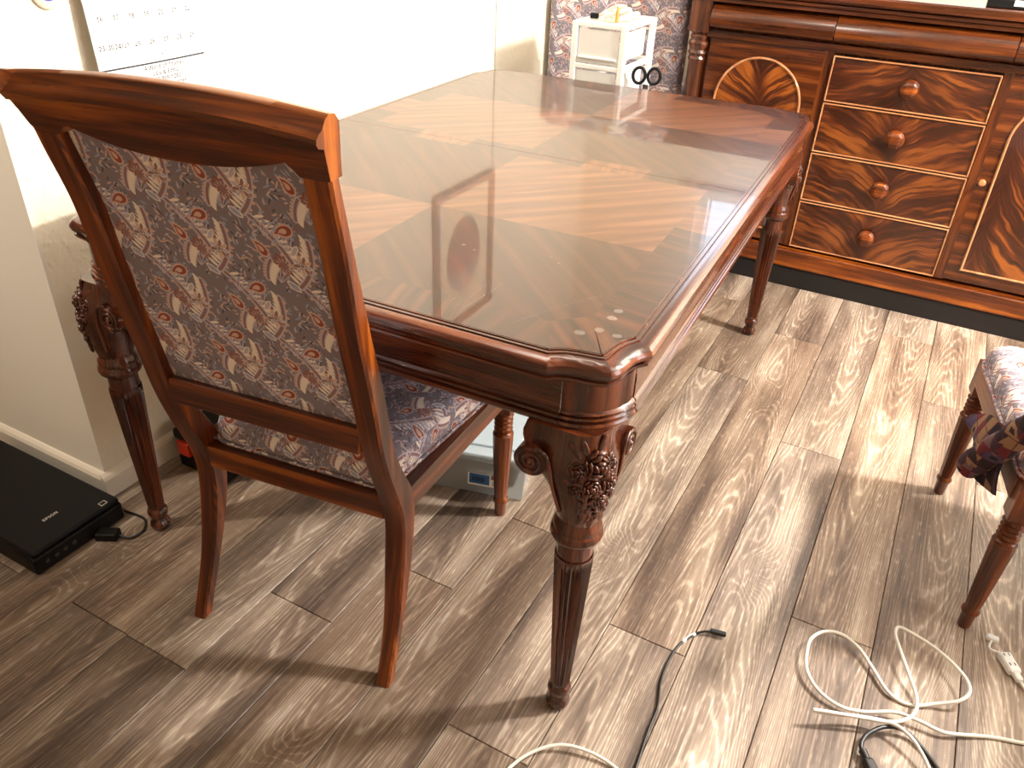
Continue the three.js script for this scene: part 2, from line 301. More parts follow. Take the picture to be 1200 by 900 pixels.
// ---------------------------------------------------------------- dining table
const table = thing('dining_table', 'large mahogany dining table with glossy quartered veneer top and carved fluted legs', 'table', [0, 0, 0], 0.041);
{
  const A = 0.571, B = 0.888, CU = 0.117;
  // outline of the near half, from the seam on the left round to the seam on the right
  const cornerPts = (sx) => { const out = [], N = 18; for (let i = 0; i <= N; i++) { const t = i / N * 2 - 1, h = 0.037 * Math.pow((Math.cos(Math.PI * t) + 1) / 2, 1.4), m = 0.5 * (t + 1); out.push([sx * (A - CU + CU * m + h * 0.7071), B - CU * m + h * 0.7071]); } return sx > 0 ? out : out.reverse(); };
  const half = [[-A, 0.0006], ...cornerPts(-1), ...cornerPts(1), [A, 0.0006]];
  const off = (o) => { const q = offsetPath(half, o, false, -1); q[0] = [-A + o, 0.0006]; q[q.length - 1] = [A - o, 0.0006]; return q; };
  const prof = [[0.08, 0.7585], [0.036, 0.7585], [0.036, 0.7598], [0.0335, 0.7598], [0.0325, 0.7568], [0.0305, 0.7568], [0.0295, 0.7592], [0.0255, 0.7592], [0.0245, 0.7562], [0.0225, 0.7562], [0.0215, 0.758], [0.015, 0.7575], [0.008, 0.755], [0.0025, 0.750], [0, 0.744], [0.0015, 0.738], [0.006, 0.7345], [0.0095, 0.7335], [0.0095, 0.7305], [0.0065, 0.729], [0.0055, 0.7255], [0.008, 0.7225], [0.014, 0.7215], [0.08, 0.7215]];
  const arc = []; { let s = 0; half.forEach((p, i) => { if (i) s += Math.hypot(p[0] - half[i - 1][0], p[1] - half[i - 1][1]); arc.push(s); }); }
  const leafParts = (root, turn) => {
    const g = loft(prof.map(([o, y]) => off(o).map(([x, z]) => [x, y, z])), { closed: false, crease: 0.5 });
    const ge = grainUV(g, 'x', [0.2, 0.5]), gz = grainUV(g.clone(), 'z', [0.2, 0.5]); // grain follows each side of the edge
    for (let i = 0; i < ge.attributes.position.count; i += 3) { const cx = [0, 1, 2].reduce((t, k) => t + Math.abs(ge.attributes.position.getX(i + k)) / 3, 0), cz = [0, 1, 2].reduce((t, k) => t + ge.attributes.position.getZ(i + k) / 3, 0); if (A - cx < B - cz) for (let k = 0; k < 3; k++) ge.attributes.uv.setXY(i + k, gz.attributes.uv.getX(i + k), gz.attributes.uv.getY(i + k)); }
    const edge = mesh('edge_moulding', ge, M.tableWood, root); edge.rotation.y = turn;
    const core = mesh('table_leaf', slab(off(0.03), 0.7578, 0.034, 0), M.tableWood, root); core.rotation.y = turn;
    // veneer: cross bands round the edge, a band along the seam, four quarters
    const o1 = off(0.036), o2 = off(0.111), KX = A - CU - 0.046, KZ = B - 0.111;
    for (let i = 0; i <= 18; i++) { const t = i / 18; o2[1 + i] = [-lerp(A - 0.111, KX, t), lerp(B - CU - 0.046, KZ, t)]; o2[20 + i] = [lerp(KX, A - 0.111, t), lerp(KZ, B - CU - 0.046, t)]; }
    const YT = 0.7602, put = (name, pts, mat, ang) => { const q = mesh(name, slab(pts, YT, 0.0016, ang), mat, root); q.rotation.y = turn; return q; };
    const iL = 1, iR = half.length - 2, cm = [iL + 18, iL + 19];
    const sideBand = (i0, i1, parts, mats) => { const P = o1[i0], Q = o1[i1], p = o2[i0], q = o2[i1]; for (let k = 0; k < parts; k++) { const a = k / parts, b = (k + 1) / parts, L = (u, v, t) => [lerp(u[0], v[0], t), lerp(u[1], v[1], t)]; put('crossband', [L(P, Q, a), L(P, Q, b), L(p, q, b), L(p, q, a)], mats[k % mats.length], Math.abs(P[0] - Q[0]) > 0.3 ? 1.35 + 0.3 * (k % 2) : 0.2 - 0.4 * (k % 2)); } };
    const bm = [M.topBand, M.topDeep, M.topBand, M.topLight, M.topDeep];
    sideBand(0, iL, 5, bm); sideBand(cm[0], cm[1], 6, [M.topBand, M.topDeep, M.topLight, M.topDeep]); sideBand(iR, half.length - 1, 5, bm);
    for (const [s, e] of [[iL, iL + 9], [iL + 9, cm[0]], [cm[1], cm[1] + 9], [cm[1] + 9, iR]]) put('crossband', [...o1.slice(s, e + 1), ...o2.slice(s, e + 1).reverse()], M.topBand, 0.8);
    const xi = A - 0.111, SB = 0.036;
    for (let k = 0; k < 6; k++) put('seam_band', [[lerp(-xi, xi, k / 6), 0.0006], [lerp(-xi, xi, (k + 1) / 6), 0.0006], [lerp(-xi, xi, (k + 1) / 6), SB], [lerp(-xi, xi, k / 6), SB]], k % 3 === 1 ? M.topLight : M.topDeep, 1.4);
    const ZC = 0.435, right = o2.slice(cm[1]).filter((p) => p[1] > ZC + 0.001), left = o2.slice(0, cm[0] + 1).filter((p) => p[1] > ZC + 0.001);
    put('veneer_quarter', [[0, SB], [xi, SB], [xi, ZC], [0, ZC]], M.topLight, -0.78);
    put('veneer_quarter', [[-xi, SB], [0, SB], [0, ZC], [-xi, ZC]], M.topDeep, 0.78);
    put('veneer_quarter', [[0, ZC], [0, o2[cm[1]][1]], ...right, [xi, ZC]], M.topDeep, 0.78);
    put('veneer_quarter', [[-xi, ZC], ...left, [0, o2[cm[0]][1]], [0, ZC]], M.topLight, -0.78);
  };
  leafParts(table, 0); leafParts(table, Math.PI);
  // dried water spots and scratches in the polish
  const mark = std({ color: 0xf0e2d4, roughness: 0.6, transparent: true, opacity: 0.075 });
  [[0.461, 0.7872], [0.4835, 0.7649], [0.5131, 0.7687], [0.4867, 0.7187], [0.488, 0.6915], [0.3101, 0.5528], [0.3349, 0.5721], [0.1529, 0.5864], [0.1811, 0.5964]].forEach(([x, z], i) => { const m = mesh('water_mark', new THREE.CylinderGeometry(1, 1, 0.0002, 18).scale(i < 5 ? 0.0085 - 0.0012 * (i % 3) : 0.004, 1, i < 5 ? 0.0075 : 0.0026), mark, table); m.position.set(x, 0.7605, z); m.rotation.y = i; });
  [[[0.3608, 0.8092], [0.3981, 0.7348], [0.4454, 0.6542], [0.4631, 0.6507]], [[0.2963, 0.5479], [0.3192, 0.5472]], [[0.3207, 0.5766], [0.3469, 0.5775]], [[0.273, 0.8093], [0.2832, 0.7442], [0.288, 0.6932]], [[0.2132, 0.8039], [0.2357, 0.7974], [0.2527, 0.7732]], [[0.2617, 0.816], [0.2649, 0.773], [0.2669, 0.6983]], [[0.3205, 0.7182], [0.3313, 0.7153]], [[0.3834, -0.6526], [0.407, -0.6576]], [[0.4626, -0.6854], [0.486, -0.6903]], [[0.3803, -0.5376], [0.4439, -0.5391]]].forEach((l) => mesh('scratch', tube(l.length < 3 ? [[l[0][0], 0.7602, l[0][1]], [(l[0][0] + l[1][0]) / 2 + 0.001, 0.7602, (l[0][1] + l[1][1]) / 2], [l[1][0], 0.7602, l[1][1]]] : l.map(([x, z]) => [x, 0.7602, z]), 0.0007, 24, 5), mark, table));
  // apron: four rails and four quarter-round corner blocks with a reeded lower edge
  const ax = 0.553, az = 0.859, R = 0.085;
  const ap = [[0.004, 0.722], [0.0, 0.722], [0.0, 0.669], [-0.003, 0.667], [-0.0045, 0.6645], [-0.003, 0.662], [0.0, 0.661], [-0.004, 0.659], [-0.0055, 0.656], [-0.004, 0.653], [-0.001, 0.652], [-0.006, 0.650], [-0.0085, 0.646], [-0.006, 0.642], [0.0, 0.641], [0.03, 0.641]];
  const strip = (path, sign) => loft(ap.map(([o, y]) => offsetPath(path, o, false, sign).map(([x, z]) => [x, y, z])), { closed: false, crease: 0.5 });
  const rail = (name, path) => mesh(name, grainUV(strip(path, -1), Math.abs(path[0][0] - path[1][0]) > Math.abs(path[0][1] - path[1][1]) ? 'x' : 'z'), M.tableWood, table);
  rail('apron_rail', [[-(ax - R), az], [ax - R, az]]); rail('apron_rail', [[ax, az - R], [ax, -(az - R)]]); rail('apron_rail', [[ax - R, -az], [-(ax - R), -az]]); rail('apron_rail', [[-ax, -(az - R)], [-ax, az - R]]);
  for (const [sx, sz, a0] of [[1, 1, 90], [1, -1, 0], [-1, -1, -90], [-1, 1, 180]]) {
    const path = []; for (let i = 0; i <= 12; i++) { const a = (a0 - i / 12 * 90) * Math.PI / 180; path.push([sx * (ax - R) + Math.cos(a) * (R - 0.0015), sz * (az - R) + Math.sin(a) * (R - 0.0015)]); }
    mesh('corner_block', grainUV(strip(path, -1), 'y'), M.tableWood, table);
  }
  // legs
  const kneeAt = (y) => { const K = [[0.645, 0.086, 0.030, 0], [0.625, 0.092, 0.035, 0], [0.606, 0.088, 0.040, 0.05], [0.588, 0.078, 0.047, 0.12], [0.57, 0.066, 0.050, 0.35], [0.55, 0.056, 0.050, 0.7], [0.52, 0.047, 0.0455, 1], [0.475, 0.035, 0.035, 1]]; for (let i = 0; i < K.length - 1; i++) if (y <= K[i][0] && y >= K[i + 1][0]) { const t = (K[i][0] - y) / (K[i][0] - K[i + 1][0]); return [1, 2, 3].map((q) => lerp(K[i][q], K[i + 1][q], t)); } return [0.032, 0.032, 1]; };
  const kneeRing = (y) => {
    const [e, f, t] = kneeAt(y), pts = [[-e, f - 0.036], [-e, f - 0.004], [-e + 0.004, f]], R2 = f * 1.25, N = 14;
    for (let i = 0; i <= N; i++) { const a = Math.PI / 2 * (1 - i / N); pts.push([f - R2 + Math.cos(a) * R2, f - R2 + Math.sin(a) * R2]); }
    pts.push([f, -e + 0.004], [f - 0.004, -e], [f - 0.036, -e], [-0.012, -0.024], [-0.018, -0.018], [-0.024, -0.012]);
    const n = pts.length;
    return pts.map(([x, z], i) => { const a = Math.atan2(z + 1e-4, x + 1e-4), r = f; return [lerp(x, Math.cos(a) * r, t), y, lerp(z, Math.sin(a) * r, t)]; });
  };
  const kr = []; for (let i = 0; i <= 20; i++) kr.push(kneeRing(0.645 - i / 20 * 0.17));
  const knee = loft(kr, { cap: [true, false], crease: 0.9 });
  const turned = lathe([[0.0001, 0], [0.016, 0], [0.0205, 0.004], [0.0225, 0.012], [0.0215, 0.020], [0.0175, 0.0245], [0.016, 0.03], [0.0175, 0.035], [0.0215, 0.041], [0.0225, 0.049], [0.021, 0.056], [0.0165, 0.061]], 28);
  const upper = lathe([[0.030, 0.392], [0.0305, 0.398], [0.0295, 0.424], [0.033, 0.428], [0.040, 0.433], [0.0435, 0.442], [0.042, 0.450], [0.0385, 0.454], [0.040, 0.459], [0.0385, 0.465], [0.0365, 0.470], [0.0345, 0.476], [0.033, 0.485]], 36);
  const fl = []; { const F = 24, S = 6; for (const [y, r, d] of [[0.058, 0.0165, 0], [0.064, 0.0175, 0.4], [0.07, 0.0182, 1], [0.15, 0.0222, 1], [0.27, 0.0277, 1], [0.372, 0.0322, 1], [0.382, 0.0325, 0.75], [0.389, 0.0325, 0.3], [0.394, 0.0318, 0]]) { const ring = []; for (let i = 0; i < F * S; i++) { const a = -i / (F * S) * Math.PI * 2, ph = (i % S) / S, rr = r * (1 - 0.15 * d * Math.sin(Math.PI * ph)); ring.push([Math.cos(a) * rr, y, Math.sin(a) * rr]); } fl.push(ring.reverse()); } }
  const fluted = loft(fl, { crease: 0.75 });
  const legGeo = grainUV(merge([knee, turned, upper, fluted]), 'y', [0.1, 0.4]);
  // scroll: rolled ear with a raised spiral, then a stem that runs down the knee
  const scrollGeo = (o, ux, un) => {
    const P = (a, b, c) => V(0, 0, 0).addScaledVector(ux, a).addScaledVector(V(0, 1, 0), b).addScaledVector(un, c).add(o), list = [];
    const cyl = new THREE.CylinderGeometry(0.0265, 0.0265, 0.034, 28); const m = new THREE.Matrix4().makeBasis(ux.clone().multiplyScalar(1), un.clone(), V(0, 1, 0)); if (m.determinant() < 0) m.makeBasis(ux.clone().negate(), un.clone(), V(0, 1, 0));
    m.setPosition(P(0, 0, -0.013)); list.push(cyl.applyMatrix4(m));
    const sp = []; for (let i = 0; i <= 46; i++) { const t = i / 46, a = 1.2 + t * Math.PI * 4.3, r = 0.004 + 0.0195 * t; sp.push(P(-Math.cos(a) * r, Math.sin(a) * r, 0.004)); }
    list.push(tube(sp, 0.0034, 90, 6));
    const last = sp[sp.length - 1];
    list.push(tube([last, P(0.006, 0.026, 0.003), P(0.024, 0.020, 0.004), P(0.033, 0.0, 0.004), P(0.038, -0.03, 0.0025), P(0.044, -0.062, -0.004), P(0.05, -0.088, -0.009)], 0.0034, 40, 6));
    list.push(new THREE.SphereGeometry(0.0055, 10, 8).translate(...P(0, 0, 0.004).toArray()));
    return grainUV(merge(list), 'y', [0.3, 0.2]);
  };
  const scrollA = scrollGeo(V(-0.07, 0.586, 0.044), V(1, 0, 0), V(0, 0, 1)), scrollB = scrollGeo(V(0.044, 0.586, -0.07), V(0, 0, 1), V(1, 0, 0));
  // carved bouquet on the outward corner of the knee
  const carv = [];
  {
    const D = V(1, 0, 1).normalize(), S = V(1, 0, -1).normalize(), r = rng(12);
    const surf = (y) => { const [, f, t] = kneeAt(y); return lerp((f - f * 1.25) * 1.4142 + f * 1.25, f, t) + 0.001; };
    const petal = (a, y, w, h, d, roll, lift = 0) => { const g = new THREE.SphereGeometry(1, 9, 7).scale(w, h, d), R0 = surf(y); g.rotateZ(roll); const ang = a / 0.044; const n = D.clone().multiplyScalar(Math.cos(ang)).addScaledVector(S, Math.sin(ang)); const side = S.clone().multiplyScalar(Math.cos(ang)).addScaledVector(D, -Math.sin(ang)); const m = new THREE.Matrix4().makeBasis(side, V(0, 1, 0), n); m.setPosition(n.x * (R0 + lift), y, n.z * (R0 + lift)); carv.push(g.applyMatrix4(m)); };
    const rose = (a, y, s, turns) => { for (let q = 0; q < 3; q++) { const N = [6, 5, 3][q], rr = [0.013, 0.0085, 0.004][q] * s; for (let k = 0; k < N; k++) { const t = k / N * 6.2832 + q * 0.6; petal(a + Math.cos(t) * rr, y + Math.sin(t) * rr, 0.0072 * s * (1 - q * 0.12), 0.0026 * s, 0.0045 * s, t + 1.57 + 0.25, 0.001 + q * 0.0022 * s); } } petal(a, y, 0.003 * s, 0.003 * s, 0.003 * s, 0, 0.006 * s); };
    rose(0.004, 0.601, 1.5); rose(-0.03, 0.590, 0.95); rose(0.036, 0.596, 0.95); rose(-0.008, 0.565, 0.95); rose(0.024, 0.567, 0.95); rose(0.006, 0.540, 0.8); rose(-0.028, 0.560, 0.75); rose(-0.012, 0.522, 0.55); rose(0.016, 0.520, 0.55);
    for (let k = 0; k < 44; k++) { const y = 0.496 + r() * 0.10, w = 0.042 * sstep(0.46, 0.6, y) + 0.006; petal((r() * 2 - 1) * w, y, 0.0105, 0.0034, 0.0036, r() * 3.1, 0.0008); }
    for (const [a, y, q] of [[-0.038, 0.617, 2.2], [0.018, 0.630, 1.2], [-0.02, 0.624, 1.9], [0.044, 0.617, 0.9], [-0.014, 0.508, 1.2], [0.014, 0.508, 1.9], [0, 0.496, 1.57]]) petal(a, y, 0.019, 0.0065, 0.0034, q, 0.0005);
  }
  const carvGeo = grainUV(merge(carv), 'y', [0.5, 0.1]);
  [[1, 1, 0], [1, -1, 1], [-1, -1, 2], [-1, 1, 3]].forEach(([sx, sz, q]) => {
    const leg = mesh('leg', legGeo, M.tableWood, table); leg.position.set(sx * 0.5095, 0, sz * 0.846); leg.rotation.y = q * Math.PI / 2;
    mesh('scroll', scrollA, M.tableWood, leg); mesh('scroll', scrollB, M.tableWood, leg); mesh('carved_flowers', carvGeo, M.tableWood, leg);
  });
}

// ---------------------------------------------------------------- dining chairs
function interp(tab, y) { if (y <= tab[0][0]) return tab[0][1]; for (let i = 0; i < tab.length - 1; i++) if (y <= tab[i + 1][0]) { const a = tab[i], b = tab[i + 1], h = b[0] - a[0], t = (y - a[0]) / h, pa = tab[Math.max(0, i - 1)], pb = tab[Math.min(tab.length - 1, i + 2)], m0 = (b[1] - pa[1]) / (b[0] - pa[0]) * h, m1 = (pb[1] - a[1]) / (pb[0] - a[0]) * h, t2 = t * t, t3 = t2 * t; return (2 * t3 - 3 * t2 + 1) * a[1] + (t3 - 2 * t2 + t) * m0 + (-2 * t3 + 3 * t2) * b[1] + (t3 - t2) * m1; } return tab[tab.length - 1][1]; }
const REAR = [[0, 0.0], [0.125, -0.051], [0.23, -0.077], [0.31, -0.089], [0.353, -0.088], [0.392, -0.079], [0.487, -0.046], [0.554, -0.029], [0.626, -0.017], [0.761, 0.010], [0.91, 0.033], [0.98, 0.047], [1.02, 0.054], [1.07, 0.068]];
const FRONT = [[0, -0.028], [0.13, -0.080], [0.26, -0.120], [0.35, -0.134], [0.40, -0.128], [0.45, -0.104], [0.49, -0.086], [0.542, -0.069], [0.616, -0.056], [0.686, -0.042], [0.752, -0.025], [0.97, 0.022], [1.023, 0.033], [1.07, 0.043]];
const chairA = thing('dining_chair', 'carved mahogany dining chair with paisley back pushed under the end of the table', 'chair', [0.0228, 0, 0.9923], 0.128, 'matching paisley dining chairs');
{
  const root = chairA, W = 0.2285, xo = (y, s) => W + (s < 0 ? 0.014 : 0.0) * sstep(0.88, 1.06, y);
  for (const s of [-1, 1]) {
    const rings = [], N = 64;
    for (let i = 0; i <= N; i++) {
      const y = i / N * 1.022, zr = interp(REAR, y), zf = interp(FRONT, y), o = xo(y, s), w = lerp(0.028, 0.042, sstep(0, 0.3, y)), c = 0.004;
      const q = [[o - c, zr], [o, zr - c], [o, zf + c], [o - c, zf], [o - w + c, zf], [o - w, zf + c], [o - w, zr - c], [o - w + c, zr]].map(([x, z]) => [s * x, y, z]);
      rings.push(s > 0 ? q.reverse() : q);
    }
    mesh('back_post', grainUV(loft(rings, { cap: [true, true], crease: 0.5 }).scale(1, 1, 1), 'y'), M.chairWood, root);
  }
  { // crest rail
    const rings = [], N = 60;
    for (let i = 0; i <= N; i++) {
      const x = lerp(-0.288, 0.231, i / N), ax = Math.abs(x), k = ax / 0.257, top = 1.098 - 0.014 * k * k, dy = -0.015 * k * k;
      const yb = ax < 0.1865 ? 1.0 + 0.03 * Math.pow(ax / 0.187, 2.2) - 0.018 * sstep(0.17, 0.187, ax) : ax < 0.228 ? 1.008 : lerp(1.008, 1.058, sstep(0.228, 0.258, ax));
      const zb = interp(REAR, yb) + 0.003, zt = interp(REAR, 1.05) + 0.001, zf = interp(FRONT, yb) - 0.001, y1 = Math.max(yb + 0.002, 1.063 + dy);
      rings.push([[zb, yb], [zt, y1 - 0.001], [zt + 0.004, y1], [zt + 0.011, y1 + 0.002], [zt + 0.0145, y1 + 0.007], [zt + 0.0135, y1 + 0.013], [zt + 0.008, y1 + 0.018], [zt + 0.001, y1 + 0.021], [zt - 0.007, (y1 + 0.021 + top) / 2 + 0.003], [zt - 0.016, top], [zt - 0.028, top - 0.002], [zt - 0.036, top - 0.012], [zf, Math.max(yb, 1.03)], [zf, yb]].map(([z, y]) => [x, y, z]));
    }
    mesh('crest_rail', grainUV(loft(rings, { cap: [true, true], crease: 0.6 }), 'x'), M.chairWood, root);
  }
  { // upholstered back, seen from both sides
    const grid = (z) => { const rows = []; for (let j = 0; j <= 16; j++) { const y = lerp(0.565, 1.035, j / 16), row = []; for (let i = 0; i <= 12; i++) { const x = lerp(-0.208, 0.200, i / 12); row.push([x, y, interp(REAR, y) + z(x, y)]); } rows.push(row); } return rows; };
    const b = loft(grid(() => -0.020), { closed: false, crease: 1 }), f = loft(grid((x, y) => -0.036 - 0.016 * (1 - Math.pow(Math.min(1, Math.abs(x) / 0.19), 4)) * sstep(0.565, 0.62, y)).map((r) => r.slice().reverse()), { closed: false, crease: 1 });
    const g = merge([b, f]), p = g.attributes.position, uv = g.attributes.uv; for (let i = 0; i < p.count; i++) uv.setXY(i, p.getX(i), p.getY(i));
    mesh('back_upholstery', g, M.fabric, root);
  }
  const lr = box(0.376, 0.046, 0.034, 0, 0, 0, 0.003).rotateX(-0.18).translate(0, 0.552, interp(REAR, 0.552) - 0.016);
  mesh('lower_back_rail', grainUV(lr, 'x'), M.chairWood, root);
  mesh('seat_rail', grainUV(box(0.376, 0.05, 0.026, 0, 0.368, -0.101, 0.003), 'x'), M.chairWood, root);
  for (const s of [-1, 1]) {
    const dx = 0.254 - 0.219, dz = 0.43, l = Math.hypot(dx, dz), g = box(0.026, 0.052, l, 0, 0, 0, 0.003).rotateY(-s * Math.atan2(dx, dz)).translate(s * (0.2365 - 0.013), 0.366, -0.13 - dz / 2);
    mesh('seat_rail', grainUV(g, 'z'), M.chairWood, root);
  }
  mesh('seat_rail', grainUV(box(0.45, 0.052, 0.026, 0, 0.366, -0.565, 0.003), 'x'), M.chairWood, root);
  { // seat cushion
    const base = [], N = 14; const corner = (cx, cz, a0) => { for (let i = 0; i <= 5; i++) { const a = (a0 + i / 5 * 90) * Math.PI / 180; base.push([cx + Math.cos(a) * 0.035, cz + Math.sin(a) * 0.035]); } };
    corner(0.150, -0.150, 0); corner(-0.150, -0.150, 90); corner(-0.205, -0.535, 180); corner(0.205, -0.535, 270);
    const dense = []; base.forEach((p, i) => { const q = base[(i + 1) % base.length], n = Math.max(1, Math.round(Math.hypot(q[0] - p[0], q[1] - p[1]) / 0.03)); for (let k = 0; k < n; k++) dense.push([lerp(p[0], q[0], k / n), lerp(p[1], q[1], k / n)]); });
    const cz = -0.35, rings = [[1.0, 0.388], [1.02, 0.394], [1.03, 0.405], [1.03, 0.425], [1.01, 0.44], [0.95, 0.452], [0.85, 0.459], [0.65, 0.465], [0.4, 0.468], [0.12, 0.469]].map(([s, y]) => dense.map(([x, z]) => [x * s, y, cz + (z - cz) * s]).reverse());
    mesh('seat_cushion', grainUV(loft(rings, { cap: [true, true], crease: 1.2 }), 'x', [0, 0]), M.fabric, root);
    const wl = dense.filter((_, i) => i % 2 === 0).map(([x, z]) => [x * 1.035, 0.397, cz + (z - cz) * 1.035]);
    mesh('welt', grainUV(tube(wl, 0.004, 160, 6, true), 'x', [0.02, 0]), M.fabric, root);
  }
  // turned and reeded front legs
  const ringsL = [], F = 10, S = 6;
  for (const [y, r, d] of [[0.056, 0.0145, 0], [0.062, 0.0155, 0.5], [0.075, 0.017, 1], [0.15, 0.0205, 1], [0.225, 0.0238, 1], [0.236, 0.024, 0.6], [0.242, 0.0232, 0]]) { const ring = []; for (let i = 0; i < F * S; i++) { const a = i / (F * S) * Math.PI * 2, ph = (i % S) / S; const rr = r * (1 - 0.1 * d * (1 - Math.sin(Math.PI * ph))); ring.push([Math.cos(a) * rr, y, -Math.sin(a) * rr]); } ringsL.push(ring); }
  const lg = grainUV(merge([
    lathe([[0.0001, 0], [0.0115, 0], [0.013, 0.003], [0.0148, 0.038], [0.0175, 0.042], [0.019, 0.047], [0.0175, 0.052], [0.0145, 0.057]], 24),
    loft(ringsL, { crease: 0.8 }),
    lathe([[0.0225, 0.240], [0.0245, 0.244], [0.0225, 0.249], [0.0185, 0.252], [0.0195, 0.256], [0.022, 0.2605], [0.0195, 0.265], [0.0185, 0.267], [0.022, 0.2725], [0.0185, 0.278], [0.022, 0.284], [0.0185, 0.290], [0.023, 0.297], [0.019, 0.304], [0.022, 0.309], [0.022, 0.312]], 24),
    box(0.046, 0.084, 0.046, 0, 0.351, 0, 0.003)]), 'y');
  for (const s of [-1, 1]) { const m = mesh('front_leg', lg, M.chairWood, root); m.position.set(s * 0.2365, 0, -0.553); }
}
copyOf(chairA, 'dining chair standing apart beside the cords with a patterned cloth over its seat edge', [1.723, 0, -0.122], 100.05 * Math.PI / 180);
{
  const a = thing('armchair', 'fully upholstered paisley armchair in the corner between white drawer tower and sideboard', 'armchair', [-0.372, 0, -1.68], 0);
  const P = (name, g) => mesh(name, grainUV(g, 'y', [0.05, 0.03]), M.fabric, a);
  P('backrest', box(0.565, 0.98, 0.12, 0, 0.60, 0.20, 0.035)); P('seat', box(0.40, 0.3, 0.34, 0, 0.30, -0.03, 0.03));
  for (const s of [-1, 1]) P('armrest', box(0.078, 0.52, 0.36, s * 0.236, 0.37, -0.04, 0.03));
  for (const x of [-0.22, 0.22]) for (const z of [-0.17, 0.2]) mesh('foot', lathe([[0.0001, 0], [0.016, 0], [0.024, 0.09], [0.024, 0.12]], 16).translate(x, 0, z), M.boardWood, a);
}

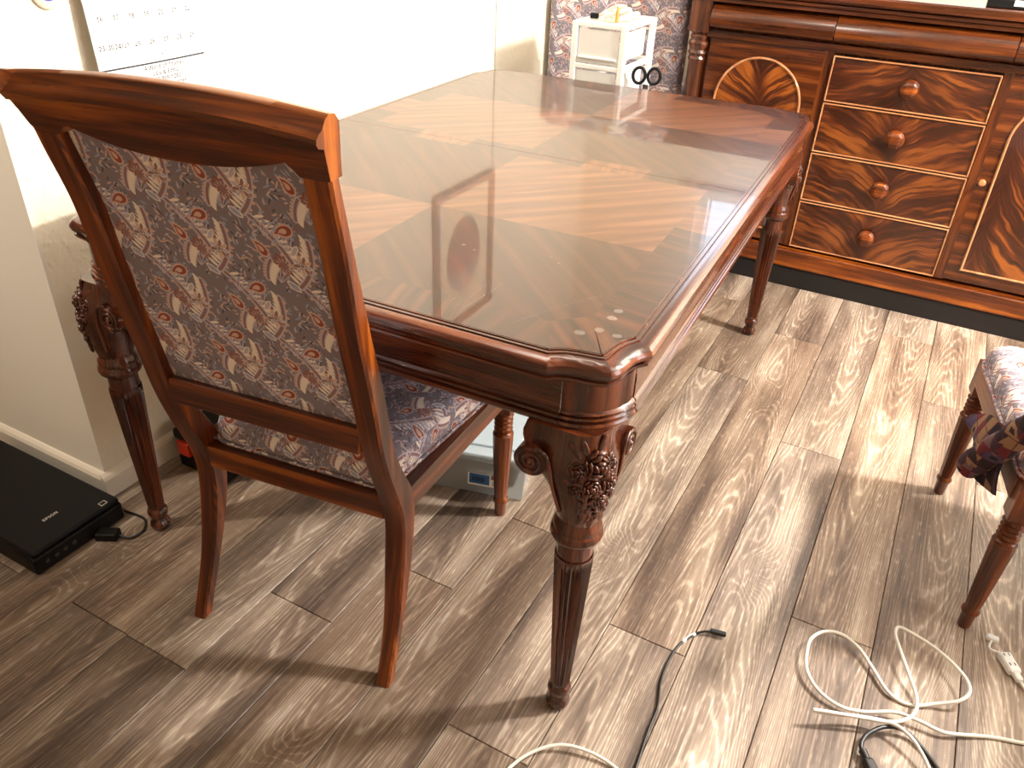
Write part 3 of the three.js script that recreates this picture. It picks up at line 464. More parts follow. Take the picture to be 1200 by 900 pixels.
// ---------------------------------------------------------------- sideboard
const board = thing('sideboard', 'antique mahogany sideboard with flame veneer drawers, arched doors and turned columns', 'sideboard', [0.732, 0, -1.375], 0);
{
  const FD = [44, 16, 5], FM = [78, 34, 11], FL = [136, 74, 25], root = board, HWd = 0.775, D = 0.5;
  const wood = (name, g, axis = 'x', par = root, mat = M.boardWood) => mesh(name, grainUV(g, axis), mat, par);
  const flame = (t) => std({ map: t, roughness: 0.32, clearcoat: 0.5, clearcoatRoughness: 0.12 });
  const fitUV = (g, x0, x1, y0, y1) => { const q = g.index ? g.toNonIndexed() : g, p = q.attributes.position, uv = new THREE.Float32BufferAttribute(p.count * 2, 2); for (let i = 0; i < p.count; i++) uv.setXY(i, (p.getX(i) - x0) / (x1 - x0), (p.getY(i) - y0) / (y1 - y0)); q.setAttribute('uv', uv); return q; };
  wood('carcass', box(HWd * 2 - 0.03, 0.82, D - 0.03, 0, 0.55, -D / 2 - 0.012, 0.003), 'y');
  wood('base', box(HWd * 2 + 0.03, 0.068, D + 0.03, 0, 0.113, -D / 2 + 0.02, 0.005), 'x', root, M.chairWood);
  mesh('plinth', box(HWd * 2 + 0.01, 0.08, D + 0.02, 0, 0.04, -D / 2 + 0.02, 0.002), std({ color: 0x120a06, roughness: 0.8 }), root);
  // stiles between doors and drawers, rail under the frieze
  for (const x of [-0.278, 0.278]) wood('stile', box(0.03, 0.715, 0.02, x, 0.51, -0.008, 0.002), 'y');
  wood('frieze_rail', box(HWd * 2 - 0.09, 0.026, 0.022, 0, 0.876, -0.006, 0.003));
  // four graduated drawers
  const ys = [[0.702, 0.853], [0.525, 0.696], [0.343, 0.519], [0.157, 0.337]];
  ys.forEach(([a, b], k) => {
    const tex = flameTex(FD, FM, FL, 4.3 + k * 2.7, [0.5, 0.48, 0.55, 0.5][k], 0.52, 0.17, k === 0 ? -0.8 : 1);
    const d = mesh('drawer', fitUV(box(0.516, b - a - 0.012, 0.02, 0, (a + b) / 2, -0.006, 0.001), -0.26, 0.26, a, b), flame(tex), root);
    const bead = [], w = 0.2605, y0 = a + 0.002, y1 = b - 0.002; for (const [x, y, lx, ly] of [[0, y0, w * 2, 0.0055], [0, y1, w * 2, 0.0055], [-w + 0.0027, (y0 + y1) / 2, 0.0055, y1 - y0], [w - 0.0027, (y0 + y1) / 2, 0.0055, y1 - y0]]) bead.push(box(lx, ly, 0.012, x, y, 0.003, 0.0025));
    mesh('bead', grainUV(merge(bead), 'x'), M.bead, d);
    const kn = lathe([[0.018, 0], [0.0135, 0.002], [0.0135, 0.008], [0.021, 0.0115], [0.0245, 0.0155], ...Array.from({ length: 13 }, (_, i) => [Math.max(0.0001, Math.cos(i / 12 * Math.PI / 2) * 0.026), 0.0185 + Math.sin(i / 12 * Math.PI / 2) * 0.0175])], 36, 1.2).scale(1.22, 1.1, 1.22).rotateX(Math.PI / 2).translate(0.003, (a + b) / 2 + 0.002, 0.004);
    mesh('knob', grainUV(kn, 'x'), M.chairWood, d);
  });
  // doors with round-headed panels
  for (const s of [-1, 1]) {
    const xc = s * 0.494, w = 0.408, a = 0.157, b = 0.861, d = wood('door', box(w, b - a, 0.02, xc, (a + b) / 2, -0.008, 0.002), 'x');
    const hw = 0.155, y0 = 0.203, yc = 0.66, shape = new THREE.Shape(); shape.moveTo(-hw, y0); shape.lineTo(hw, y0); shape.lineTo(hw, yc); shape.absarc(0, yc, hw, 0, Math.PI); shape.lineTo(-hw, y0);
    const px = s < 0 ? xc - 0.0 : xc + 0.0;
    const pg = new THREE.ExtrudeGeometry(shape, { depth: 0.004, bevelEnabled: false, curveSegments: 24 }).translate(px, 0, 0.001);
    mesh('arched_panel', fitUV(pg, px - hw, px + hw, 0.1, 0.82), flame(flameTex(FD, FM, [156, 86, 28], s < 0 ? 2.2 : 8.1, s < 0 ? 0.52 : 0.1, 0.31, 0.72, s < 0 ? 1.2 : -1.6, 448, 1024)), d);
    const path = [[-hw, y0], [hw, y0], [hw, yc]]; for (let i = 1; i < 24; i++) path.push([Math.cos(i / 24 * Math.PI) * hw, yc + Math.sin(i / 24 * Math.PI) * hw]); path.push([-hw, yc]);
    const rings = []; for (let k = 0; k < 8; k++) { const t = k / 8 * Math.PI * 2; rings.push(offsetPath(path, Math.cos(t) * 0.0045, true, 1).map(([x, y]) => [px + x, y, 0.0045 + Math.sin(t) * 0.0055])); } rings.push(rings[0]);
    mesh('panel_bead', grainUV(loft(rings, { crease: 1 }), 'y'), M.bead, d);
    mesh('door_knob', lathe([[0.006, 0], [0.006, 0.008], [0.0115, 0.013], [0.012, 0.018], [0.008, 0.0235], [0.0001, 0.0245]], 18).rotateX(Math.PI / 2).translate(xc - s * 0.187, 0.518, 0.002), M.bead, d);
  }
  // turned corner columns
  for (const s of [-1, 1]) {
    const c = wood('column', merge([lathe([[0.034, 0.168], [0.036, 0.185], [0.031, 0.2], [0.034, 0.212], [0.030, 0.225], [0.0285, 0.3], [0.031, 0.55], [0.029, 0.775], [0.034, 0.785], [0.030, 0.795], [0.036, 0.806], [0.031, 0.816], [0.0385, 0.832], [0.0385, 0.842], [0.031, 0.851], [0.035, 0.862], [0.03, 0.87], [0.036, 0.877], [0.036, 0.884]], 28), box(0.076, 0.118, 0.076, 0, 0.938, 0, 0.003)]), 'y');
    c.position.set(s * 0.742, 0, -0.01);
  }
  // rolled frieze drawers, cornice and top
  const roll = [[0.0, 0.894], [0.018, 0.896], [0.036, 0.904], [0.0465, 0.916], [0.0495, 0.93], [0.046, 0.946], [0.038, 0.96], [0.024, 0.972], [0.010, 0.979], [0.0, 0.981], [-0.05, 0.981], [-0.05, 0.894]];
  for (const [a, b] of [[-0.700, -0.2735], [-0.2715, 0.2715], [0.2735, 0.700]]) mesh('frieze_drawer', grainUV(loft([a, a + 0.002, b - 0.002, b].map((x, i) => roll.map(([z, y]) => [x, i % 3 ? y : y, z - (i % 3 ? 0 : 0.002)])), { cap: [true, true], crease: 0.4 }), 'x'), M.boardWood, root);
  wood('cornice', merge([box(HWd * 2 + 0.02, 0.014, D + 0.03, 0, 0.991, -D / 2 + 0.022, 0.003), box(HWd * 2 + 0.04, 0.014, D + 0.045, 0, 1.006, -D / 2 + 0.026, 0.006)]));
  wood('top', box(HWd * 2 + 0.06, 0.03, D + 0.06, 0, 1.030, -D / 2 + 0.032, 0.008));
}
{
  const t = thing('tray', 'shallow black tray with a white card lying on top of the sideboard', 'tray', [1.19, 1.0455, -1.47], 0);
  mesh('tray_base', box(0.62, 0.012, 0.24, 0, 0.006, 0, 0.003), M.black, t);
  mesh('tray_rim', merge([box(0.62, 0.02, 0.01, 0, 0.016, 0.115, 0.003), box(0.62, 0.02, 0.01, 0, 0.016, -0.115, 0.003), box(0.01, 0.02, 0.22, -0.305, 0.016, 0, 0.003), box(0.01, 0.02, 0.22, 0.305, 0.016, 0, 0.003)]), M.black, t);
  mesh('card', box(0.05, 0.016, 0.001, -0.21, 0.017, 0.1206, 0), M.white, t);
}

// ---------------------------------------------------------------- white plastic drawer tower and what stands on it
{
  const t = thing('drawer_tower', 'white plastic drawer tower with clear drawer fronts behind the far table corner', 'drawers', [-0.241, 0, -1.118], 0), w = 0.2, d = 0.296, H = 0.923, N = 6, hgt = 0.133;
  const fr = []; for (const x of [-1, 1]) for (const z of [-1, 1]) fr.push(box(0.022, H, 0.022, x * (w / 2 - 0.011), H / 2, z * (d / 2 - 0.011), 0.004));
  for (let k = 0; k <= N; k++) { const y = H - k * hgt - 0.008; for (const z of [-1, 1]) fr.push(box(w - 0.03, 0.016, 0.02, 0, y, z * (d / 2 - 0.011), 0.003)); for (const x of [-1, 1]) fr.push(box(0.018, 0.016, d - 0.03, x * (w / 2 - 0.010), y, 0, 0.003)); }
  mesh('frame', merge(fr), M.white, t);
  mesh('top_panel', box(w - 0.01, 0.006, d - 0.01, 0, H - 0.004, 0, 0.002), M.white, t);
  for (let k = 0; k < N; k++) {
    const y0 = H - (k + 1) * hgt + 0.004, hh = hgt - 0.026;
    const dr = mesh('drawer', merge([box(w - 0.05, hh, 0.003, 0, y0 + hh / 2, d / 2 - 0.006, 0.001), box(0.002, hh - 0.02, d - 0.06, -(w / 2 - 0.03), y0 + hh / 2, 0, 0), box(0.002, hh - 0.02, d - 0.06, w / 2 - 0.03, y0 + hh / 2, 0, 0), box(w - 0.06, 0.003, d - 0.06, 0, y0 + 0.006, 0, 0.001)]), M.frost, t);
    mesh('drawer_lip', box(w - 0.06, 0.008, 0.012, 0, y0 + 0.018, d / 2 - 0.002, 0.003), M.white, dr);
  }
}

{
  // coiled white cable on the tower
  const c = thing('cable_bundle', 'loose bundle of white cable lying on top of the drawer tower', 'cable', [-0.2, 0.9235, -1.06], 0.3);
  const loop = (cx, cy, cz, rx, rz, ph, tilt) => { const p = []; for (let i = 0; i < 14; i++) { const a = i / 14 * 6.2832 + ph; p.push([cx + Math.cos(a) * rx, cy + 0.006 * Math.sin(a * 2) + tilt * Math.cos(a), cz + Math.sin(a) * rz]); } return p; };
  mesh('cable', merge([tube(loop(0, 0.012, 0, 0.055, 0.045, 0, 0.004), 0.0055, 90, 8, true), tube(loop(0.012, 0.022, 0.006, 0.046, 0.04, 1, 0.006), 0.0055, 90, 8, true), tube(loop(-0.014, 0.03, -0.004, 0.042, 0.038, 2, 0.008), 0.0055, 90, 8, true), tube([[0.05, 0.012, 0.0], [0.03, 0.035, 0.02], [-0.01, 0.046, 0.0], [-0.05, 0.03, -0.02], [-0.085, 0.006, -0.01]], 0.005, 50, 8)]), M.cordWhite, c);
  mesh('strap', tube([[-0.01, 0.004, 0.058], [-0.01, 0.034, 0.05], [-0.01, 0.042, 0.03], [-0.01, 0.03, 0.016]], 0.006, 24, 6), std({ color: 0xb88a3a, roughness: 0.6 }), c);
  mesh('plug', box(0.03, 0.018, 0.02, -0.093, 0.011, -0.012, 0.005), M.black, c);
  // cup hung on the tower's side, scissors in it
  const cup = thing('pencil_cup', 'small white cup fixed on the side of the drawer tower', 'cup', [-0.088, 0.60, -1.07], 0);
  mesh('cup_body', lathe([[0.0001, 0.0], [0.038, 0.0], [0.041, 0.1], [0.0395, 0.1], [0.0365, 0.004], [0.0001, 0.004]], 28), M.white, cup);
  mesh('hook', box(0.014, 0.03, 0.02, -0.046, 0.085, 0, 0.003), M.white, cup);
  const sc = thing('scissors', 'black handled scissors standing in the cup beside the drawer tower', 'scissors', [-0.088, 0.6045, -1.07], 0.35);
  for (const s of [-1, 1]) { const p = []; for (let i = 0; i < 16; i++) { const a = i / 16 * 6.2832; p.push([s * 0.026 + Math.cos(a) * 0.021, 0.155 + Math.sin(a) * 0.026, 0]); } mesh('handle', tube(p, 0.0055, 60, 8, true), M.black, sc); mesh('blade', box(0.01, 0.12, 0.002, s * 0.005, 0.066, s * 0.0015, 0).rotateZ(0), M.steel, sc); }
}

// ---------------------------------------------------------------- wall things
{
  // calendar
  const c = thing('wall_calendar', 'white paper wall calendar with dates and a printed footer on the cream wall', 'calendar', [WL, 0.9, 0.505], 0);
  const page = canvasTex(700, 1200, (g, W, H) => {
    g.fillStyle = '#fdfcfa'; g.fillRect(0, 0, W, H); g.fillStyle = '#d9cfc2'; g.fillRect(0, 0, W, 20);
    g.fillStyle = '#1c1b1f'; g.font = 'bold 34px sans-serif'; g.textAlign = 'center';
    const rows = [[2, 3, 4, 5, 6, 7, 8], [9, 10, 11, 12, 13, 14, 15], [16, 17, 18, 19, 20, 21, 22], ['23/30', '24/31', 25, 26, 27, 28, 29]];
    rows.forEach((r, j) => r.forEach((n, i) => g.fillText(String(n), 70 + i * 94, 560 + j * 132)));
    g.beginPath(); g.arc(400, 1010, 5, 0, 7); g.fillStyle = '#333'; g.fill();
    g.fillStyle = '#2a2d34'; g.fillRect(0, 1044, W, 9);
    g.fillStyle = '#141317'; g.font = 'bold 33px sans-serif'; ['A Word of Thanks', 'Lou & Edna', '760-809-5282', 'Country Shopper'].forEach((t, i) => g.fillText(t, 400, 1082 + i * 31));
  });
  const W = 0.278, H = 0.48, rows = []; for (let j = 0; j <= 12; j++) { const v = j / 12, row = []; for (let i = 0; i <= 10; i++) { const u = i / 10; row.push([0.010 + 0.016 * (1 - v) + 0.008 * (1 - u) * (1 - v) + 0.004 * Math.sin(u * 3.1), v * H, W / 2 - u * W]); } rows.push(row); }
  const front = loft(rows, { closed: false, crease: 1.2 }), p = front.attributes.position, uv = front.attributes.uv; for (let i = 0; i < p.count; i++) uv.setXY(i, (W / 2 - p.getZ(i)) / W, p.getY(i) / H);
  mesh('page', front, std({ map: page, roughness: 0.7 }), c);
  mesh('backing', loft(rows.map((r) => r.map(([x, y, z]) => [x - 0.004, y, z]).reverse()), { closed: false, crease: 1.2 }), M.white, c);
  mesh('hanger', box(0.01, 0.012, 0.02, 0.006, H - 0.004, 0, 0.003), M.steel, c);
  // oval plaque
  const q = thing('wall_plaque', 'small oval blue and white plaque hanging left of the calendar', 'plaque', [WL, 1.128, 0.70], 0);
  mesh('plaque_rim', new THREE.SphereGeometry(1, 28, 16).scale(0.008, 0.05, 0.036).translate(0.004, 0, 0), std({ color: 0xe6dcc8, roughness: 0.4 }), q);
  mesh('plaque_field', new THREE.SphereGeometry(1, 28, 16).scale(0.009, 0.042, 0.029).translate(0.0055, 0.002, 0), std({ color: 0x5a62c8, roughness: 0.3 }), q);
  // framed oval picture above the table, seen in the polish
  const f = thing('framed_picture', 'brown framed picture with cream mat and rosy oval, mirrored in the table top', 'picture', [WL, 1.18, -0.80], 0);
  const FW = 0.43, FH = 0.58, b = 0.028;
  mesh('frame', grainUV(merge([box(0.022, b, FW, 0.011, b / 2, 0, 0.004), box(0.022, b, FW, 0.011, FH - b / 2, 0, 0.004), box(0.022, FH - 2 * b, b, 0.011, FH / 2, FW / 2 - b / 2, 0.004), box(0.022, FH - 2 * b, b, 0.011, FH / 2, -FW / 2 + b / 2, 0.004)]), 'y'), M.tableWood, f);
  mesh('mat', box(0.006, FH - 2 * b, FW - 2 * b, 0.004, FH / 2, 0, 0), std({ color: 0xe9dcc0, roughness: 0.8 }), f);
  const oval = canvasTex(256, 384, (g, w, h) => { g.fillStyle = '#8a6a6c'; g.fillRect(0, 0, w, h); const r = rng(4); for (let k = 0; k < 900; k++) { const y = r() * h, t = y / h; g.fillStyle = t < 0.3 ? `rgba(176,170,168,.22)` : t < 0.62 ? `rgba(${120 + r() * 40},${56 + r() * 30},${66 + r() * 20},.2)` : `rgba(${96 + r() * 40},${70 + r() * 30},${60 + r() * 20},.2)`; g.beginPath(); g.ellipse(r() * w, y, 10 + r() * 26, 5 + r() * 10, r() * 3, 0, 7); g.fill(); } });
  const og = new THREE.CircleGeometry(1, 40).rotateY(Math.PI / 2).scale(1, 0.155, 0.125).translate(0.0078, FH / 2, 0);
  mesh('oval_image', og, std({ map: oval, roughness: 0.5 }), f);
  // thin cord that runs down the wall
  tag(mesh('hanging_lead', tube([[WL + 0.0035, 1.3, -1.022], [WL + 0.0035, 0.9, -1.021], [WL + 0.0035, 0.5, -1.024], [WL + 0.0035, 0.1, -1.022]], 0.0028, 40, 6), std({ color: 0xd8d4cc, roughness: 0.5 }), scene), 'thin pale cord running straight down the cream wall behind the table', 'cord');
}

// ---------------------------------------------------------------- things on the floor
{
  // black scanner by the wall end
  const s = thing('scanner', 'flat black scanner with white lettering lying on the floor by the wall end', 'scanner', [-0.80, 0, 1.0], 0);
  mesh('body', box(0.46, 0.046, 0.225, 0, 0.023, 0, 0.006), M.black, s);
  mesh('lid', box(0.455, 0.014, 0.22, 0, 0.0535, 0, 0.006), M.black, s);
  const txt = canvasTex(512, 128, (g, w, h) => { g.fillStyle = '#0d0c0c'; g.fillRect(0, 0, w, h); g.fillStyle = '#cfcac4'; g.font = 'bold 96px sans-serif'; g.textAlign = 'center'; g.fillText('EPSON', w / 2, 98); });
  const plate = new THREE.PlaneGeometry(0.062, 0.0155).rotateX(-Math.PI / 2).rotateY(Math.PI / 2).translate(0.152, 0.0607, 0.012);
  mesh('lettering', plate, std({ map: txt, roughness: 0.5, specularIntensity: 0.5 }), s);
  const ic = (x, z, a, b) => box(a, 0.0006, b, x, 0.0606, z, 0);
  mesh('mark', merge([ic(0.207, -0.078, 0.0015, 0.016), ic(0.219, -0.078, 0.0015, 0.016), ic(0.213, -0.0855, 0.0125, 0.0015), ic(0.213, -0.0705, 0.0125, 0.0015)]), std({ color: 0xcfcac4, roughness: 0.5 }), s);
  for (let k = 0; k < 4; k++) mesh('button', new THREE.CylinderGeometry(0.005, 0.005, 0.004, 14).rotateZ(Math.PI / 2).translate(0.231, 0.026, 0.085 - k * 0.022), std({ color: 0x35302e, roughness: 0.4 }), s);
}
{
  const k = thing('power_adapter', 'small black power adapter with its lead beside the scanner', 'adapter', [-0.545, 0, 0.955], 0.5);
  mesh('case', box(0.05, 0.02, 0.03, 0, 0.01, 0, 0.004), M.black, k);
  mesh('lead', tube([[0.025, 0.008, 0], [0.05, 0.004, 0.004], [0.07, 0.003, -0.02], [0.06, 0.003, -0.06], [0.0, 0.003, -0.09]], 0.003, 40, 6), M.cordBlack, k);
}
{
  // black tool case under the table, orange latches
  const t = thing('tool_case', 'low black tool case with orange latches on the floor under the table', 'case', [-0.535, 0, 0.555], 0);
  mesh('case_body', box(0.165, 0.085, 0.25, 0, 0.0425, 0, 0.008), M.black, t); mesh('case_lid', box(0.17, 0.03, 0.255, 0, 0.1005, 0, 0.008), M.black, t);
  mesh('rim', box(0.172, 0.004, 0.257, 0, 0.0855, 0, 0.001), std({ color: 0x8a8680, roughness: 0.5 }), t);
  const og = std({ color: 0xc8320c, roughness: 0.5 });
  for (const x of [-0.045, 0.05]) mesh('latch', box(0.04, 0.04, 0.012, x, 0.07, 0.13, 0.003), og, t);
}
{
  // clear storage box behind the chair leg
  const b = thing('storage_box', 'clear plastic storage box with blue label on the floor behind the chair leg', 'storage box', [0.045, 0, 0.235], 0.27);
  const w = 0.29, d = 0.34, h = 0.125, wall = (s, y) => [[-w / 2 * s, y, -d / 2 * s], [w / 2 * s, y, -d / 2 * s], [w / 2 * s, y, d / 2 * s], [-w / 2 * s, y, d / 2 * s]].reverse();
  const clear = std({ color: new THREE.Color(0.85, 0.9, 0.92), roughness: 0.2, transmission: 0.7, thickness: 0 });
  mesh('tub', merge([loft([wall(0.86, 0.001), wall(0.9, 0.004), wall(0.97, h)], { cap: [true, false], crease: 0.4 }), box(w * 0.99, 0.012, 0.008, 0, h - 0.006, d * 0.487, 0.003), box(w * 0.99, 0.012, 0.008, 0, h - 0.006, -d * 0.487, 0.003), box(0.008, 0.012, d * 0.97, w * 0.487, h - 0.006, 0, 0.003), box(0.008, 0.012, d * 0.97, -w * 0.487, h - 0.006, 0, 0.003)]), clear, b);
  mesh('lid', merge([box(w, 0.012, d, 0, h + 0.006, 0, 0.005), box(w * 0.8, 0.008, d * 0.8, 0, h + 0.015, 0, 0.004)]), std({ color: new THREE.Color(0.8, 0.9, 0.95), roughness: 0.2, transmission: 0.3, thickness: 0 }), b);
  const con = rng(8), cols = [0x1d2430, 0x3c2a22, 0x51606c, 0x20201f, 0x7a4c3a];
  for (let k = 0; k < 9; k++) mesh('packed_item', box(0.05 + con() * 0.05, 0.03 + con() * 0.06, 0.06 + con() * 0.05, -0.08 + (k % 3) * 0.08, 0.05, -0.1 + Math.floor(k / 3) * 0.1, 0.008), std({ color: cols[k % 5], roughness: 0.7 }), b);
  const lab = canvasTex(256, 128, (g, W, H) => { g.fillStyle = '#e8e6e2'; g.fillRect(0, 0, W, H); g.fillStyle = '#2a5f96'; g.fillRect(10, 34, 140, 80); g.fillStyle = '#173a60'; g.fillRect(26, 58, 90, 40); g.fillStyle = '#39302e'; g.fillRect(10, 10, 120, 14); g.fillStyle = '#7c4a44'; g.fillRect(160, 30, 84, 34); g.fillStyle = '#b8b4b0'; g.fillRect(170, 78, 60, 34); });
  mesh('label', new THREE.PlaneGeometry(0.095, 0.046).rotateX(-0.11).translate(0.04, 0.058, d * 0.4725), std({ map: lab, roughness: 0.5 }), b);
}
// patterned cloth on the free chair
{
  const cloth = canvasTex(256, 256, (g, W, H) => { g.fillStyle = '#5b2030'; g.fillRect(0, 0, W, H); const c = ['#8c6c50', '#463a58', '#6a1e28', '#24161e', '#6a5052', '#3c2636']; for (let j = 0; j < 8; j++) for (let i = 0; i < 8; i++) { g.fillStyle = c[(i * 3 + j * 5 + ((i * j) % 3)) % 6]; g.fillRect(i * 32, j * 32, 30, 30); if ((i + j) % 3 === 0) { g.fillStyle = '#1b1216'; g.fillRect(i * 32 + 8, j * 32 + 8, 12, 12); } } }, [1 / 0.26, 1 / 0.26]);
  const mat = std({ map: cloth, roughness: 0.95 });
  const c = thing('patterned_cloth', 'rolled purple and maroon patterned cloth hanging from the seat of the free chair', 'cloth');
  const rows = []; for (let j = 0; j <= 10; j++) { const v = j / 10, row = []; for (let i = 0; i <= 14; i++) { const u = i / 14; const x = lerp(1.118, 1.172, u) - 0.012 * Math.sin(v * 3) + 0.006 * Math.sin(u * 9), y = lerp(0.345, 0.47, u) + 0.012 * Math.sin(u * 5) - v * lerp(0.0, 0.13, Math.min(1, u * 1.8 + 0.15)), z = lerp(-0.085, 0.16, u) + v * 0.03; row.push([x, y, z]); } rows.push(row); }
  const sheet = loft(rows, { closed: false, crease: 1.2 }), back = loft(rows.map((r) => r.map(([x, y, z]) => [x + 0.003, y, z]).reverse()), { closed: false, crease: 1.2 });
  mesh('flap', grainUV(merge([sheet, back]), 'z', [0, 0]), mat, c);
  const A = V(1.128, 0.315, 0.085), B = V(1.181, 0.565, 0.27), n = 22, rings = []; const ax = B.clone().sub(A).normalize(), s1 = V(0, 1, 0).cross(ax).normalize(), s2 = ax.clone().cross(s1);
  for (let k = 0; k <= n; k++) { const t = k / n, q = A.clone().lerp(B, t), ring = []; for (let i = 0; i < 18; i++) { const a = i / 18 * 6.2832, r = 0.027 * (1 + 0.10 * Math.sin(t * 22 + a * 2) * 0.6 + 0.05 * Math.sin(a * 3)); ring.push(q.clone().addScaledVector(s1, Math.cos(a) * r).addScaledVector(s2, Math.sin(a) * r).toArray()); } rings.push(ring); }
  mesh('roll', grainUV(loft(rings, { cap: [true, true], crease: 0.9 }), 'y', [0.03, 0.01]), mat, c);
}

// ---------------------------------------------------------------- cords on the floor
{
  const at = (list) => list.map((q) => V(...q)); // points on the floor in metres
  const loopPts = at([[1.3768, 0.0040, 0.4490], [1.3345, 0.0040, 0.4676], [1.2806, 0.0040, 0.4847], [1.2297, 0.0080, 0.5113], [1.1973, 0.0120, 0.5272], [1.1518, 0.0160, 0.5280], [1.1144, 0.0160, 0.5308], [1.0578, 0.0100, 0.5568], [1.0201, 0.0100, 0.5659], [0.9774, 0.0120, 0.5530], [0.9475, 0.0160, 0.5214], [0.9374, 0.0200, 0.4833], [0.9381, 0.0240, 0.4394], [0.9596, 0.0240, 0.4062], [0.9892, 0.0200, 0.3925], [1.0264, 0.0140, 0.4029], [1.0605, 0.0100, 0.4379], [1.0954, 0.0080, 0.4806], [1.1209, 0.0040, 0.4890], [1.1468, 0.0040, 0.4848], [1.1787, 0.0100, 0.4668], [1.2185, 0.0240, 0.4466], [1.2320, 0.0300, 0.4240], [1.2278, 0.0300, 0.3973], [1.2053, 0.0280, 0.3669], [1.1641, 0.0260, 0.3357], [1.1218, 0.0260, 0.3201], [1.0930, 0.0260, 0.3163], [1.0883, 0.0260, 0.3347], [1.1034, 0.0240, 0.3771], [1.1258, 0.0200, 0.4275], [1.1462, 0.0120, 0.4699], [1.1443, 0.0240, 0.5200], [1.1312, 0.0260, 0.5459], [1.1080, 0.0260, 0.5657], [1.0497, 0.0300, 0.5904], [0.9867, 0.0360, 0.6175], [0.9737, 0.0360, 0.6229], [0.9879, 0.0300, 0.6161], [1.0578, 0.0220, 0.5792], [1.1009, 0.0260, 0.5698], [1.1230, 0.0280, 0.5728], [1.1469, 0.0260, 0.5854], [1.1677, 0.0200, 0.6056], [1.1857, 0.0140, 0.6321]]);
  const e = thing('extension_cord', 'looped white extension cord lying on the plank floor', 'cord');
  mesh('cord', tube(loopPts, 0.0036, 420, 8), M.cordWhite, e);
  // outlet end of another white cord
  const o = thing('outlet_cord', 'white cord ending in a three-way outlet beside the free chair leg', 'cord');
  const [a, b, c2, d2, e2, f2] = at([[1.2939, 0.0100, 0.2617], [1.3177, 0.0100, 0.3060], [1.3349, 0.0040, 0.3279], [1.3584, 0.0040, 0.3636], [1.2700, 0.0100, 0.2607], [1.2734, 0.0120, 0.2299]]);
  const dir = b.clone().sub(a).setY(0), L = dir.length(), yaw = Math.atan2(dir.x, dir.z), mid = a.clone().add(b).multiplyScalar(0.5);
  const blk = mesh('outlet_block', merge([box(0.026, 0.018, L * 1.0, 0, 0, 0, 0.006), box(0.014, 0.012, 0.02, 0, 0, L * 0.5 + 0.008, 0.004)]), M.white, o); blk.position.copy(mid); blk.rotation.y = yaw;
  for (const z of [-0.016, 0.008]) for (const x of [-0.005, 0.005]) mesh('slot', box(0.0018, 0.001, 0.007, x, 0.009, z, 0), M.black, blk);
  mesh('cord', tube([b.clone(), b.clone().lerp(c2, 0.5), c2, d2], 0.0036, 40, 8), M.cordWhite, o);
  mesh('cap', box(0.024, 0.012, 0.014, 0, 0, 0, 0.004), M.white, o).position.copy(f2); mesh('cap_strap', tube([a.clone(), e2, f2], 0.002, 20, 6), M.white, o);
  // black lead with tip and white tag
  const l = thing('black_lead', 'thin black lead with a white tag near its connector tip', 'cord');
  mesh('lead', tube(at([[0.7250, 0.0040, 0.8948], [0.7209, 0.0040, 0.8507], [0.7163, 0.0040, 0.7944], [0.7145, 0.0040, 0.7434], [0.7006, 0.0040, 0.6854], [0.6969, 0.0040, 0.6292], [0.7024, 0.0040, 0.5817], [0.7090, 0.0040, 0.5627], [0.7238, 0.0060, 0.5354], [0.7393, 0.0100, 0.5224], [0.7555, 0.0100, 0.5154]]), 0.0026, 120, 8), M.cordBlack, l);
  mesh('tag', tube(at([[0.7069, 0.0040, 0.5677], [0.7147, 0.0040, 0.5465], [0.7238, 0.0060, 0.5354]]), 0.0034, 12, 8), M.white, l);
  const tp = at([[0.7480, 0.0100, 0.5147], [0.7807, 0.0100, 0.5083]]), td = tp[1].clone().sub(tp[0]); const tip = mesh('connector', box(0.011, 0.009, td.length(), 0, 0, 0, 0.003), M.cordBlack, l); tip.position.copy(tp[0]).lerp(tp[1], 0.5); tip.rotation.y = Math.atan2(td.x, td.z);
  tag(mesh('white_lead', tube(at([[0.5268, 0.0040, 1.0057], [0.5314, 0.0040, 0.9829], [0.5436, 0.0080, 0.9582], [0.5674, 0.0120, 0.9284], [0.5949, 0.0140, 0.9082], [0.6319, 0.0120, 0.8968], [0.6656, 0.0080, 0.8933], [0.6968, 0.0040, 0.8965], [0.7253, 0.0040, 0.9037]]), 0.0032, 80, 8), M.cordWhite, scene), 'thin white cord bowed on the floor near the carved table leg', 'cord');
  // black power cord with plug
  const p = thing('black_extension_lead', 'black power cord bent in a loop with its plug beside the white extension cord', 'cord');
  mesh('cord', tube(at([[1.0735, 0.0120, 0.6504], [1.0666, 0.0140, 0.6365], [1.0693, 0.0160, 0.6168], [1.0797, 0.0180, 0.5982], [1.0980, 0.0180, 0.5774], [1.1211, 0.0160, 0.5644], [1.1434, 0.0100, 0.5630], [1.1664, 0.0060, 0.5765], [1.1888, 0.0040, 0.5969], [1.2103, 0.0040, 0.6218]]), 0.0042, 90, 8), M.cordBlack, p);
  const pp = at([[1.0730, 0.0120, 0.6468], [1.0949, 0.0120, 0.6794]]), pd = pp[1].clone().sub(pp[0]); const pl = mesh('plug', merge([box(0.02, 0.016, pd.length() * 0.8, 0, 0, pd.length() * 0.2, 0.006), new THREE.CylinderGeometry(0.006, 0.0075, 0.022, 14).rotateX(Math.PI / 2).translate(0, 0, -pd.length() * 0.32)]), M.cordBlack, p); pl.position.copy(pp[0]).lerp(pp[1], 0.5); pl.rotation.y = Math.atan2(pd.x, pd.z);
}

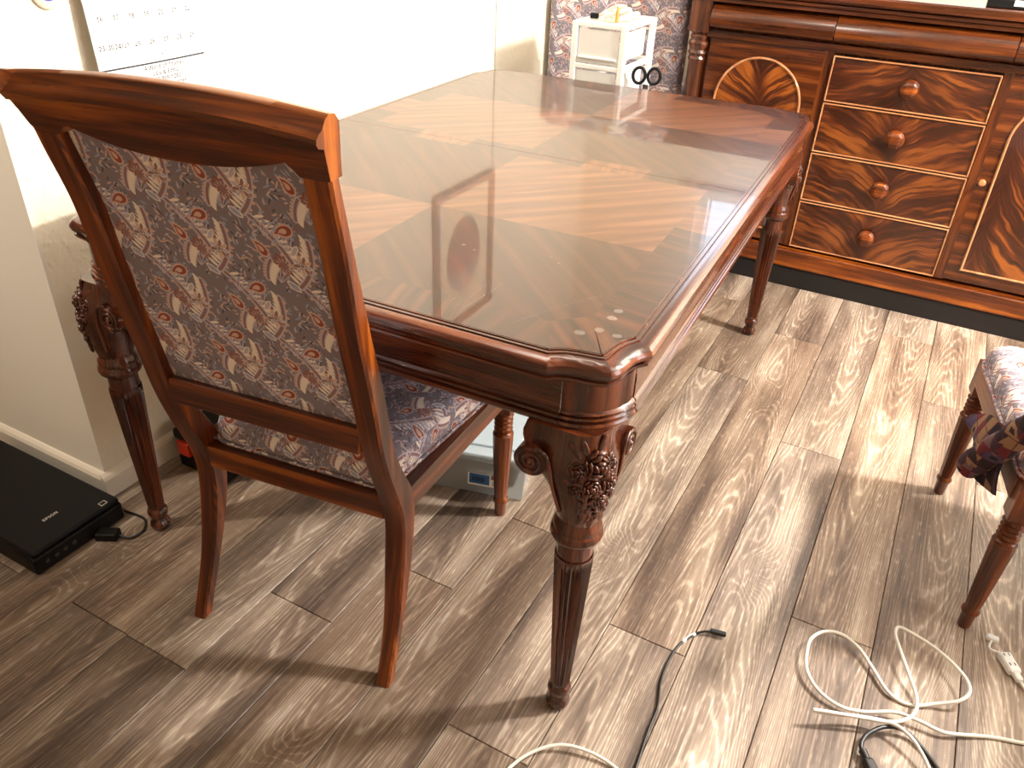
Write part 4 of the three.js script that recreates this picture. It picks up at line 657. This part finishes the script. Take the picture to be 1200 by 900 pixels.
// ---------------------------------------------------------------- lamps of the room (out of the frame)
function lampLight(color, power, pos, radius) { const l = new THREE.PointLight(color, power, 0, 2); l.position.set(...pos); l.castShadow = true; l.shadow.radius = radius / 0.02; scene.add(l); return l; }
const glow = (c, k) => std({ color: 0xffffff, emissive: new THREE.Color(...c), emissiveIntensity: k, roughness: 0.5 });
{
  const f = thing('floor_lamp', 'tall floor lamp with a round white shade by the right window', 'lamp', [2.2, 0, -0.62]);
  mesh('base', lathe([[0.0001, 0], [0.14, 0], [0.14, 0.015], [0.02, 0.03], [0.012, 0.05]], 32), M.steel, f); mesh('pole', new THREE.CylinderGeometry(0.012, 0.012, 1.84, 14).translate(0, 0.96, 0), M.steel, f);
  mesh('globe_bulb', new THREE.SphereGeometry(0.11, 28, 18).translate(0, 1.98, 0), glow([1, 0.93, 0.82], 6), f);
  lampLight(0xfffaf2, 33, [2.2, 1.98, -0.62], 0.11);
  const p = thing('pendant_lamp', 'white globe pendant lamp hanging over the dining table', 'lamp', [0.25, 0, 0.1]);
  mesh('canopy', lathe([[0.0001, 2.45], [0.06, 2.45], [0.06, 2.435], [0.012, 2.41]].reverse(), 24), M.steel, p); mesh('cord', new THREE.CylinderGeometry(0.003, 0.003, 0.25, 8).translate(0, 2.3, 0), M.cordBlack, p);
  mesh('globe_bulb', new THREE.SphereGeometry(0.1, 28, 18).translate(0, 2.1, 0), glow([1, 0.86, 0.66], 4), p);
  lampLight(0xfff4e6, 2.2, [0.25, 2.1, 0.1], 0.1);
  const d = thing('ceiling_spotlight', 'round recessed ceiling spotlight washing the wall end', 'lamp', [-1.25, 0, 1.75]);
  mesh('trim_ring', lathe([[0.055, 2.43], [0.075, 2.43], [0.08, 2.44], [0.08, 2.45]], 28), M.white, d); mesh('lens_bulb', new THREE.CylinderGeometry(0.054, 0.054, 0.01, 24).translate(0, 2.443, 0), glow([1, 0.94, 0.84], 3), d);
  const sp = new THREE.SpotLight(0xfff4e4, 15, 0, 0.44, 1, 2); sp.position.set(-1.25, 2.425, 1.75); sp.target.position.set(-0.95, 1.2, 0.85); sp.castShadow = true; sp.shadow.radius = 2.5; scene.add(sp, sp.target);
}

// ---------------------------------------------------------------- finish
renderer.render(scene, camera);
